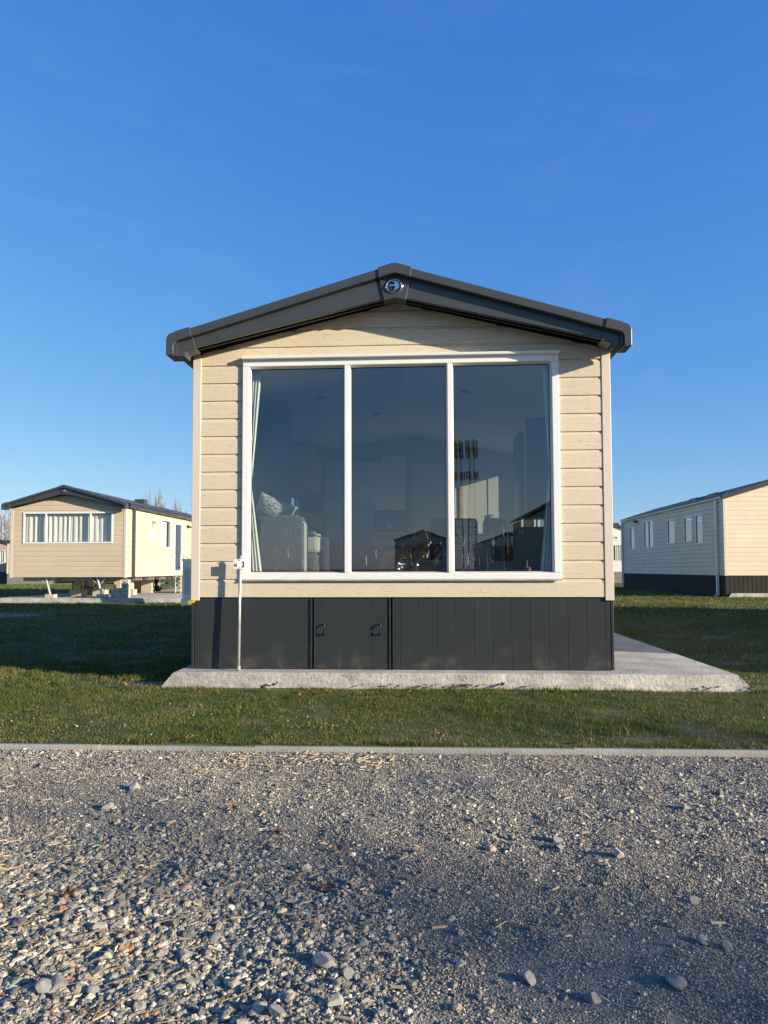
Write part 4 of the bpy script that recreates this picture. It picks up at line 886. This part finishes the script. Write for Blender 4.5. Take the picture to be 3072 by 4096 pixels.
for y in np.arange(1.2, 10, 1.1): ch.prism([(.56, .62), (1.75, .62), (1.75, .55), (.56, .45)], y, y + .04)
ch.box(-1.5, -.2, 6.3, 7.6, .36, .60); ch.tube([(-1.2, 5.6, .33), (1.2, 5.6, .33)], .04, 8); ch.box(-.9, .9, 2.4, 2.5, .40, .60)  # tank, axle and crossbeam added to darken the open underside
ch.build('chassis', 'galvd', lc)
cbl = MB(); cbl.tube([(-.1, .9, .60), (-.35, 1.0, .42), (-.33, 1.0, .22), (-.05, 1.1, .30), (.22, 1.3, .26), (.30, 1.5, .52)], .018, 6); cbl.build('cable', 'ink', lc)
for x in (-.75, .75):
    w_ = MB(); w_.tube([(x - .09, 5.6, .33), (x + .09, 5.6, .33)], .32, 20); wh = w_.build('wheel', 'tyre', lc, bevel=.02)
    w_ = MB(); w_.tube([(x - .1, 5.6, .33), (x + .1, 5.6, .33)], .17, 16); w_.build('rim', 'galv', wh)
for i, (x, lab) in enumerate(((-.67, 1), (.98, 0))):
    j = MB(); j.tube([(x - .10, .15, .60), (x + .05, .15, .08)], .035, 6); j.tube([(x - .32, .15, .60), (x - .03, .15, .36)], .015, 5); j.tube([(x + .16, .15, .60), (x - .02, .15, .36)], .015, 5); j.box(x - .0, x + .12, .08, .22, .07, .09)
    j.build('jack', 'galv', lc)
def blockstack(label, x, y, w, h, parts, name='block_stack'):
    e_ = empty(name, (LX + x, LY + y, 0), label, 'blocks', 'concrete blocks under the left caravan')
    for (dx, ww, z0, z1, yy) in parts:
        b = MB(); b.box(dx - ww / 2, dx + ww / 2, 0, yy, z0, z1)
        bo = b.build('block', 'block', e_, bevel=.004)
        if name == 'holed_block_stack': pass
    return e_
blockstack('low wide block under the left jack of the caravan on jacks', -.58, .02, 0, 0, [(0, .30, .0, .11, .2)])
blockstack('low wide block under the right jack of the caravan on jacks', 1.07, .02, 0, 0, [(0, .30, .0, .11, .2)])
blockstack('stepped stack of blocks, leftmost under the caravan on jacks', -.2, 1.0, 0, 0, [(0, .42, .0, .22, .3), (-.02, .26, .222, .58, .25)])
blockstack('stepped stack of blocks, second from left under the caravan on jacks', .26, 1.6, 0, 0, [(0, .42, .0, .2, .3), (0, .26, .202, .58, .25)])
blockstack('sunlit stepped stack of blocks right of the second jack', 1.36, .45, 0, 0, [(0, .34, .0, .24, .3), (.03, .22, .242, .58, .25)])
blockstack('short single block standing beside the tall holed block', 1.60, .06, 0, 0, [(0, .15, .0, .30, .1)])
hb = blockstack('tall pale block with a row of four round holes under the corner', 1.81, .02, 0, 0, [(0, .21, .0, .565, .2)])
for z in (.07, .21, .35, .48):
    a = MB(); a.prism([(-.0 + .022 * math.cos(t), z + .022 * math.sin(t)) for t in [i * PI / 6 for i in range(12)]], -.0045, -.0015); a.build('hole', 'ink', hb)
blockstack('dark block pillar deep under the caravan near the steps', .7, 4.6, 0, 0, [(0, .4, .0, .57, .3)])  # added pillar fills what is only a dark shaded recess
for k_, (bx_, by_) in enumerate(((.95, 2.3), (-.9, 3.2), (.2, 5.0), (1.35, 6.6), (-.3, 7.8))):  # extra pillars added to cover the bright pad and darken the underside
    blockstack(['plain block pillar inward of the tall holed block', 'block pillar deep under the left side of the caravan on jacks', 'block pillar in the shade beside the wheels', 'block pillar behind the steel door steps', 'farthest block pillar under the caravan on jacks'][k_], bx_, by_, 0, 0, [(0, .42, .0, .2, .3), (0, .24, .202, .58, .25)])
# steps by the door
st = empty('door_steps', (LX + 2.2, LY + 4.8, 0), 'galvanised steel steps with a handrail at the glazed door of the left caravan', 'steps')
a = MB()
for k in range(3): a.box(-.33 + .0, .75 - k * .22, -.45, .45, .17 * (k + 1) + .0, .17 * (k + 1) + .04)
for y in (-.45, .43): a.prism([(.78, .0), (.70, .0), (-.33, .56), (-.33, .64), (-.25, .64)], y, y + .02)
a.build('treads', 'galvd', st)
for y in (-.47, .47):
    a = MB(); a.tube([(.75, y, .02), (.75, y, .17), (-.3, y, .62), (-.3, y, .02)], .022, 6); a.tube([(.75, y, .0), (.75, y, .95)], .02, 6); a.tube([(-.1, y, .0), (-.1, y, 1.45)], .02, 6); a.tube([(.75, y, .95), (-.1, y, 1.45)], .02, 6); a.build('handrail', 'galv', st)
# curtains in its windows
def lcurt(x0, x1, folds, seed, lab, z0=1.70, z1=2.63, y=.10):
    o = curtain(x0, x1, z0, z1, y, folds, .015, '', amp_seed=seed); o.location = (LX, LY, .015); tag(o, lab, 'curtain', 'curtains in the caravan on jacks'); return o
lcurt(-1.42, -.70, 4, 1, 'cream curtain behind the left pane of the caravan on jacks')
lcurt(-.76, .02, 5, 2, 'cream curtain left of the middle gap in the window of the caravan on jacks')
lcurt(.03, .74, 4, 3, 'cream curtain right of the middle gap in the window of the caravan on jacks')
lcurt(.72, 1.38, 4, 4, 'cream curtain behind the right pane of the caravan on jacks')
o = curtain(3.1, 3.75, 1.66, 2.6, .08, 5, .015, '', amp_seed=6, face='right', pos=W - .02); o.location = (LX, LY, .015); tag(o, 'pale curtain in the narrow side window beside the glazed door', 'curtain')

# cabinet
cb = empty('utility_cabinet', (-6.55, 14.2, GZ), 'narrow blue grey electricity cabinet with a green lid beside the big caravan', 'cabinet')
a = MB(); a.box(-.22, .30, 0, .35, .20, 1.26)
for k in range(7): a.box(-.13 + k * .035, -.115 + k * .035, -.008, 0, .30, 1.05)
a.build('body', 'cab', cb); a = MB(); a.box(-.24, .32, -.02, .37, 1.265, 1.33); a.build('lid', 'cabg', cb, bevel=.008); a = MB(); a.box(-.25, .33, -.02, .37, 0, .19); a.build('plinth', 'cab', cb, bevel=.006)

# =================================================================== RIGHT CARAVAN (taller lodge)
def lodge(name_lab, X, Y, Wd, Ln, zb, ze, za, matw, skirtm, group, wins=(), front=(), gut='white', joint=None, sk_w=.15, lip=.010, course=.16, roofm='tile', fasc='roof', skirt=True, cat='caravan'):
    """X: left wall, Y: front"""
    r = empty('static_caravan', (X, Y, 0), name_lab, cat, group); cx = Wd / 2; k = (za - ze) / (Wd / 2)
    siding(.0, Wd, zb, za - .02, [tuple(f[:4]) for f in front], course, lip * 1.6, slope=(cx, za, k)).build('wall_cladding', matw, r)
    siding(.0, Ln, zb, ze, [tuple(w_[:4]) for w_ in wins], course, lip * 2.2, face='left', pos=0).build('side_cladding', matw, r)
    siding(.0, Ln, zb, ze, (), course, face='right', pos=Wd).build('side_cladding', matw, r)
    c = MB(); c.prism([(.01, zb + .01), (Wd - .01, zb + .01), (Wd - .01, ze), (cx, za - .03), (.01, ze)], .002, .01) if not front else None
    c.prism([(.004, zb + .01), (Wd - .004, zb + .01), (Wd - .004, ze), (cx, za - .03), (.004, ze)], Ln - .03, Ln)
    if front: 
        f = front[0]; c.box(.01, f[0], .002, .03, zb, ze); c.box(f[1], Wd - .01, .002, .03, zb, ze); c.box(f[0], f[1], .002, .03, zb, f[2]); c.prism([(.01, f[3]), (Wd - .01, f[3]), (Wd - .01, ze), (cx, za - .03), (.01, ze)], .0021, .0301)
    ys = [0.04] + [q for w_ in wins for q in (w_[0], w_[1])] + [Ln - .04]
    for i in range(0, len(ys), 2): c.box(.003, .03, ys[i], ys[i + 1], zb + .01, ze)
    for w_ in wins: c.box(.003, .03, w_[0], w_[1], zb + .01, w_[2]); c.box(.003, .03, w_[0], w_[1], w_[3], ze)
    c.box(Wd - .03, Wd - .003, .04, Ln - .04, zb + .01, ze); c.box(.02, Wd - .02, .03, Ln - .04, zb + .0, zb + .05)
    c.build('wall_core', 'fabd', r)  # dark colour stands in for the dim rooms behind the windows
    tiled_roof(r, -.12, Wd + .12, cx, ze + .10, za + .17, -.10, Ln + .1, roofm)
    fa = MB()
    for s in (0, 1):
        def mir(p): return [(Wd - x, z) if s else (x, z) for x, z in p]
        fa.prism(mir([(-.1, ze - .02), (cx, za + .0), (cx, za + .16), (-.1, ze + .10)]), -.13, -.06)
        fa.prism(mir([(-.1, ze + .055), (cx, za + .095), (cx, za + .16), (-.1, ze + .115)]), -.15, -.131)
        fa.prism(mir([(-.02, ze - .03), (cx, za - .02), (cx, za + .12), (-.02, ze + .08)]), -.059, .0)
    fa.build('fascia', fasc, r)
    for s in (-.026, Wd - .054):
        t = MB(); t.box(s, s + .08, -.026, .0, zb - .01, ze + .01); t.build('corner_trim', 'trim', r)
    t = MB(); t.box(-.026, .0, .0005, .07, zb - .01, ze); t.build('corner_trim', 'trim', r)
    if gut:
        g = MB(); g.prism([(-.13, ze + .075), (-.01, ze + .075), (-.02, ze + .02), (-.05, ze - .0), (-.09, ze - .0), (-.12, ze + .02)], -.06, Ln); g.build('gutter', gut, r)
    if skirt:
        s_ = MB(); n = int(Wd / sk_w)
        boards(s_, [Wd * i / n for i in range(n + 1)], y=.0, z0=GZ + .02, z1=zb - .01, g=.006)
        s2_ = MB(); n = int(Ln / .17); boards(s2_, [Ln * i / n for i in range(n + 1)], y=.0, z0=GZ + .02, z1=zb - .01, g=.007); s2_.v = [(y, x, z) for x, y, z in s2_.v]
        s_.v += []; s_.build('skirt_panel', skirtm, r); s2_.build('skirt_panel', skirtm, r)
        b = MB(); b.box(.013, Wd - .013, .013, Ln - .02, GZ + .01, zb - .005); b.build('skirt_backing', 'black', r)
    for w_ in wins: window_unit(r, *w_[:4], mull=w_[4] if len(w_) > 4 else (), w=.05, face='left', pos=0, glass='gs', proud=.035)
    for f in front: window_unit(r, *f[:4], mull=f[4] if len(f) > 4 else (), w=.05, glass='gf')
    return r
RX, RY = 10.57, 19.37
rl = lodge('cream lodge at the right edge with five narrow side windows, white gutter and downpipe', RX, RY, 3.75, 12.9, .61, 3.28, 3.84, 'side_grey', 'skirtd', 'static holiday caravans',
      wins=[(1.85, 2.60, 1.77, 2.90), (2.95, 3.84, 1.88, 2.90), (4.90, 5.82, 1.88, 2.91), (7.75, 9.15, 1.78, 3.08, (8.45,)), (10.7, 11.5, 1.80, 2.90)])
for y in (.42,):
    a = MB(); a.box(-.12, -.045, y, y + .09, -.06, 3.27)
    for z in (1.9, 1.0, .18): a.box(-.126, -.015, y - .01, y + .10, z, z + .025)
    a.prism([(-.12, -.06), (-.045, -.06), (-.08, -.13), (-.20, -.13), (-.20, -.09)], y, y + .09); a.build('downpipe', 'white', rl)
a = MB(); a.box(-.12, -.045, 12.75, 12.84, -.1, 3.27); a.build('downpipe', 'white', rl)
a = MB(); a.box(-.016, -.0125, 6.70, 6.76, .61, 3.28); a.build('joint_strip', 'trim', rl)
a = MB(); a.tube([(-.015, 10.2, 3.12), (-.04, 10.2, 3.12)], .09, 12); a.tube([(-.04, 10.2, 3.12), (-.16, 10.35, 3.16)], .05, 8); a.build('security_light', 'ink', rl)
a = MB(); a.box(-.05, -.012, 2.2, 2.34, 3.13, 3.18); a.build('alarm_box', 'white', rl)
for y, z in ((1.0, .35), (1.75, .36), (3.6, .33), (4.3, .33), (11.4, .28), (6.3, .3)):
    a = MB(); a.tube([(-.002, y, z + .09), (-.03, y, z + .085), (-.03, y, z - .08), (-.002, y, z - .085)], .009, 5); a.build('handle', 'ink', rl)
for y in (.5, 2.4):
    a = MB(); a.box(.35, .75, y + 1.0, y + 1.9, 3.46, 3.66); a.build('roof_vent', 'tile', rl, bevel=.03)
for i, (y0, y1, z0, z1) in enumerate([(7.8, 8.4, 1.83, 3.02), (10.75, 11.45, 1.86, 2.85)]):
    o = curtain(y0, y1, z0, z1, -.06, 5, .012, '', amp_seed=i + 20, face='right', pos=0); o.location = (RX, RY, 0)
    tag(o, ['pale curtain in the wide double side window of the right lodge', 'pale curtain in the farthest narrow side window of the right lodge'][i], 'curtain', 'curtains in the right lodge')

# far caravans
wf = lodge('white caravan glimpsed in the gap between the big caravan and the right lodge', 11.1, 43.5, 3.75, 9, .63, 3.05, 3.75, 'side_white', 'skirtg', 'static holiday caravans', front=[(1.75, 2.75, 1.35, 2.45, (1.95,))], gut=None)
a = MB(); a.box(1.85, 2.15, -.04, .02, 2.78, 3.08); a.build('vent', 'white', wf); a = MB(); a.box(1.94, 2.06, -.045, -.041, 2.87, 2.99); a.build('vent_hole', 'ink', wf)
a = MB(); a.prism([(1.62, 3.75), (2.0, 3.93), (2.14, 3.93), (2.2, 3.75), (2.0, 3.6), (1.7, 3.6)], -.22, -.14); a.build('apex_cap', 'roof', wf)
o = curtain(1.98, 2.7, 1.4, 2.4, .05, 5, .03, '', amp_seed=31); o.location = (11.1, 43.5, 0); tag(o, 'grey curtain in the window of the white caravan in the far gap', 'curtain')
lodge('grey skirted caravan far behind the caravan on jacks, only its skirting showing', -28.4, 41.8, 6.2, 9, .62, 2.7, 3.2, 'side_far', 'skirtg', 'static holiday caravans', gut=None, sk_w=.62)
pk = lodge('pinkish caravan at the far left edge with curtained window and low dark roof', -35.9, 50.0, 3.75, 10, .70, 2.62, 3.15, 'side_pink', 'skirt', 'static holiday caravans', front=[(.4, 3.35, 1.45, 2.45, (1.3, 2.4))], gut=None)
o = curtain(.5, 3.2, 1.5, 2.4, .05, 14, .04, '', amp_seed=41); o.location = (-35.9, 50, 0); tag(o, 'white curtains in the window of the pinkish far caravan', 'curtain')

# neighbours outside the frame: they throw the shadows on the right lawn and show in the panes
nb = lodge('cream caravan just outside the picture to the right of the big caravan', 10.2, -1.75, 3.75, 11.2, .63, 2.85, 3.4, 'side_far', 'skirt', 'static holiday caravans', gut='roof')
for i, (x, y, rz, lab, m) in enumerate([(7.75, -13.9, PI, 'tall shaded caravan across the road reflected at the right end of the window', 'side_far'), (1.9, -43.0, PI, 'shaded caravan across the road reflected in the middle pane', 'side_far'), (8.2, -47.0, PI, 'pale shaded caravan across the road reflected left in the right pane', 'side_white'), (16.5, -30, PI, 'shaded caravan across the road, farthest to the right', 'side_far')]):
    q = lodge(lab, x, y, 3.75, 11, .63, 2.75, 3.35, m, 'skirt', 'static holiday caravans', front=[(.5, 3.25, 1.4, 2.6, (1.4, 2.35))], gut='roof'); q.rotation_euler = (0, 0, rz)
# lattice masts behind the camera
def mast(x, y, h, label):
    r = empty('lattice_mast', (x, y, -.2), label, 'mast', 'lattice masts'); t = MB(); n = int(h / 1.3)
    def c(k, z): 
        s = .80 - .36 * min(z / (h * .8), 1); return Vector(((-1, 1, 1, -1)[k] * s, (-1, -1, 1, 1)[k] * s, z))
    for k in range(4): t.tube([c(k, 0), c(k, h * .8), c(k, h)], .055, 4)
    for i in range(n):
        z0, z1 = h * i / n, h * (i + 1) / n
        for k in range(4): t.tube([c(k, z0), c((k + 1) % 4, z1)], .032, 3); t.tube([c(k, z1), c((k + 1) % 4, z1)], .032, 3)
    t.build('lattice', 'mast', r)
    for zc, rad, hh in ((h - 1.6, .85, 1.5), (h - 6.2, .95, .7)):
        for k in range(6):
            a = k * PI / 3 + .2; b = MB(); x_, y_ = rad * math.cos(a), rad * math.sin(a); b.box(x_ - .11, x_ + .11, y_ - .10, y_ + .10, zc - hh, zc + hh); b.tube([(0, 0, zc), (x_, y_, zc)], .05, 4); b.build('antenna', 'mast', r)
    return r
mast(6.05, -120, 23.3, 'dark lattice telecom mast reflected beside the right mullion'); mast(8.3, -119, 23.3, 'second lattice telecom mast reflected in the right pane')  # second mast added to imitate the ghost reflection of double glazing

# =================================================================== BARE TREES
def bare_tree(x, y, h, label, seed, n=26, spread=.5, group='bare trees beyond the caravans'):
    r = random.Random(seed); root = empty('bare_tree', (x, y, -.2), label, 'tree', group)
    t = MB(); t.tube([(0, 0, 0), (0, 0, h * .25), (.05, 0, h * .6), (0, 0, h)], [.20, .15, .08, .02], 7); t.build('trunk', 'bark', root)
    b = MB()
    for i in range(n):
        z = h * (.18 + .6 * i / n); a = r.uniform(0, 2 * PI); l = (h - z) * r.uniform(.5, .95); s = spread * r.uniform(.5, 1.2) * min(1, l / 3)
        p = [Vector((0, 0, z)), Vector((s * .7 * math.cos(a), s * .7 * math.sin(a), z + l * .25)), Vector((s * math.cos(a), s * math.sin(a), z + l * .6)), Vector((s * 1.1 * math.cos(a + .1), s * 1.1 * math.sin(a), z + l))]
        b.tube(p, [.04, .026, .017, .006], 4)
        for q in range(5):
            f = r.uniform(.2, .9); c = p[1].lerp(p[3], f); a2 = a + r.uniform(-1.5, 1.5); l2 = l * r.uniform(.15, .35); b.tube([c, c + Vector((.12 * math.cos(a2), .12 * math.sin(a2), l2 * .5)) * 1, c + Vector((.2 * math.cos(a2), .2 * math.sin(a2), l2))], [.02, .014, .006], 3)
    b.build('crown', 'bark', root)
def tree_at(px, ptop, D, lab, seed, **k):
    r, u, f = basis(); d = f * FPX + r * (px - 1536) + u * (2048 + CAM[6] - ptop); p = Vector(CAM[:3]) + d * (D / FPX); bare_tree(p.x, p.y, p.z + .2, lab, seed, **k)
for i, (px, pt, D) in enumerate([(576, 1990, 90), (588, 1962, 92), (606, 1990, 94), (621, 1962, 90), (634, 1955, 96), (646, 1985, 92), (658, 2000, 98), (702, 2012, 96), (716, 1992, 94), (742, 2030, 99)]):
    tree_at(px, pt + 6, D, 'bare upright poplar seen above the roof of the caravan on jacks', i + 1, n=13, spread=.50)
for i, (px, pt, D) in enumerate([(5, 2050, 95), (22, 2028, 90), (36, 2022, 93)]):
    tree_at(px, pt, D, 'bare bushy tree at the far left edge above the pinkish caravan', i + 30, n=26, spread=1.6)

for i, (x, y, h) in enumerate([(35.2, -15.55, 10.4), (36.4, -19.0, 11.6)]):  # unseen trees added to cast soft shade bands over grass and gravel
    bare_tree(x, y, h, ['slender bare tree outside the picture to the right, nearer the kerb line', 'slender bare tree outside the picture to the right, farther over the road'][i], i + 60, n=(24, 24)[i], spread=.40, group='bare trees beside the road')
# =================================================================== LIGHT, SKY, CAMERA
EXPO = .95
sd = Vector((.603, -.25, .172)).normalized()
el = math.asin(sd.z); az = math.atan2(sd.x, sd.y)
sun = bpy.data.lights.new('sun', 'SUN'); sun.energy = 5.0; sun.angle = math.radians(.5); sun.color = (1, .87, .69)
so_ = bpy.data.objects.new('sun', sun); COL.objects.link(so_); so_.rotation_euler = (-sd).to_track_quat('-Z', 'Y').to_euler(); so_.location = (30, -12, 10)
w_ = bpy.data.worlds.new('World'); S.world = w_; w_.use_nodes = True; nt = w_.node_tree; nt.nodes.clear()
sk_ = nt.nodes.new('ShaderNodeTexSky'); sk_.sky_type = 'NISHITA'; sk_.sun_disc = False; sk_.sun_elevation = el; sk_.sun_rotation = az
sk_.air_density = 1.0; sk_.dust_density = .3; sk_.ozone_density = 4.0; sk_.altitude = 0
bg = nt.nodes.new('ShaderNodeBackground'); bg.inputs[1].default_value = .15; ow = nt.nodes.new('ShaderNodeOutputWorld')
sp_ = nt.nodes.new('ShaderNodeSeparateColor'); cb_ = nt.nodes.new('ShaderNodeCombineColor'); nt.links.new(sk_.outputs[0], sp_.inputs[0])
for i, (a_, g_) in enumerate(((.82, 1.128), (.745, .769), (.885, .36))):   # crisp winter-blue grading of the clear sky
    m1 = nt.nodes.new('ShaderNodeMath'); m1.operation = 'MULTIPLY'; m1.inputs[1].default_value = .1912; nt.links.new(sp_.outputs[i], m1.inputs[0])
    m2 = nt.nodes.new('ShaderNodeMath'); m2.operation = 'POWER'; m2.inputs[1].default_value = g_; nt.links.new(m1.outputs[0], m2.inputs[0])
    m3 = nt.nodes.new('ShaderNodeMath'); m3.operation = 'MULTIPLY'; m3.inputs[1].default_value = a_ / (.15 * 2 ** EXPO); nt.links.new(m2.outputs[0], m3.inputs[0]); nt.links.new(m3.outputs[0], cb_.inputs[i])
tcw = nt.nodes.new('ShaderNodeTexCoord'); mpw = nt.nodes.new('ShaderNodeMapping'); mpw.inputs['Scale'].default_value = (3.2, 3.2, 9); mpw.inputs['Rotation'].default_value = (0, .35, 0)
nzw = nt.nodes.new('ShaderNodeTexNoise'); nzw.inputs['Scale'].default_value = 2.2; nzw.inputs['Detail'].default_value = 7; nzw.inputs['Distortion'].default_value = 1.2
mrw = nt.nodes.new('ShaderNodeMapRange'); mrw.inputs['From Min'].default_value = .52; mrw.inputs['From Max'].default_value = .85; mrw.inputs['To Max'].default_value = .032   # faint high cirrus
mxw = nt.nodes.new('ShaderNodeMix'); mxw.data_type = 'RGBA'; mxw.inputs['B'].default_value = (2.6, 2.8, 3.0, 1)
nt.links.new(tcw.outputs['Generated'], mpw.inputs[0]); nt.links.new(mpw.outputs[0], nzw.inputs[0]); nt.links.new(nzw.outputs[0], mrw.inputs[0]); nt.links.new(mrw.outputs[0], mxw.inputs['Factor']); nt.links.new(cb_.outputs[0], mxw.inputs['A'])
nt.links.new(mxw.outputs['Result'], bg.inputs[0]); nt.links.new(bg.outputs[0], ow.inputs[0])
cd = bpy.data.cameras.new('camera'); cam = bpy.data.objects.new('camera', cd); COL.objects.link(cam); S.camera = cam
cd.sensor_fit = 'VERTICAL'; cd.sensor_height = 36; cd.lens = FPX / 4096 * 36; cd.shift_y = CAM[6] / 4096; cd.clip_start = .05; cd.clip_end = 5000
r, u, f = basis(); cam.matrix_world = Matrix(((r.x, u.x, -f.x, CAM[0]), (r.y, u.y, -f.y, CAM[1]), (r.z, u.z, -f.z, CAM[2]), (0, 0, 0, 1)))
S.view_settings.view_transform = 'Standard'; S.view_settings.look = 'None'; S.view_settings.exposure = EXPO; S.view_settings.gamma = 1
S.render.resolution_x = 768; S.render.resolution_y = 1024
try:
    S.render.engine = 'CYCLES'; S.cycles.max_bounces = 8; S.cycles.transparent_max_bounces = 24; S.cycles.sample_clamp_indirect = 6
except Exception: pass
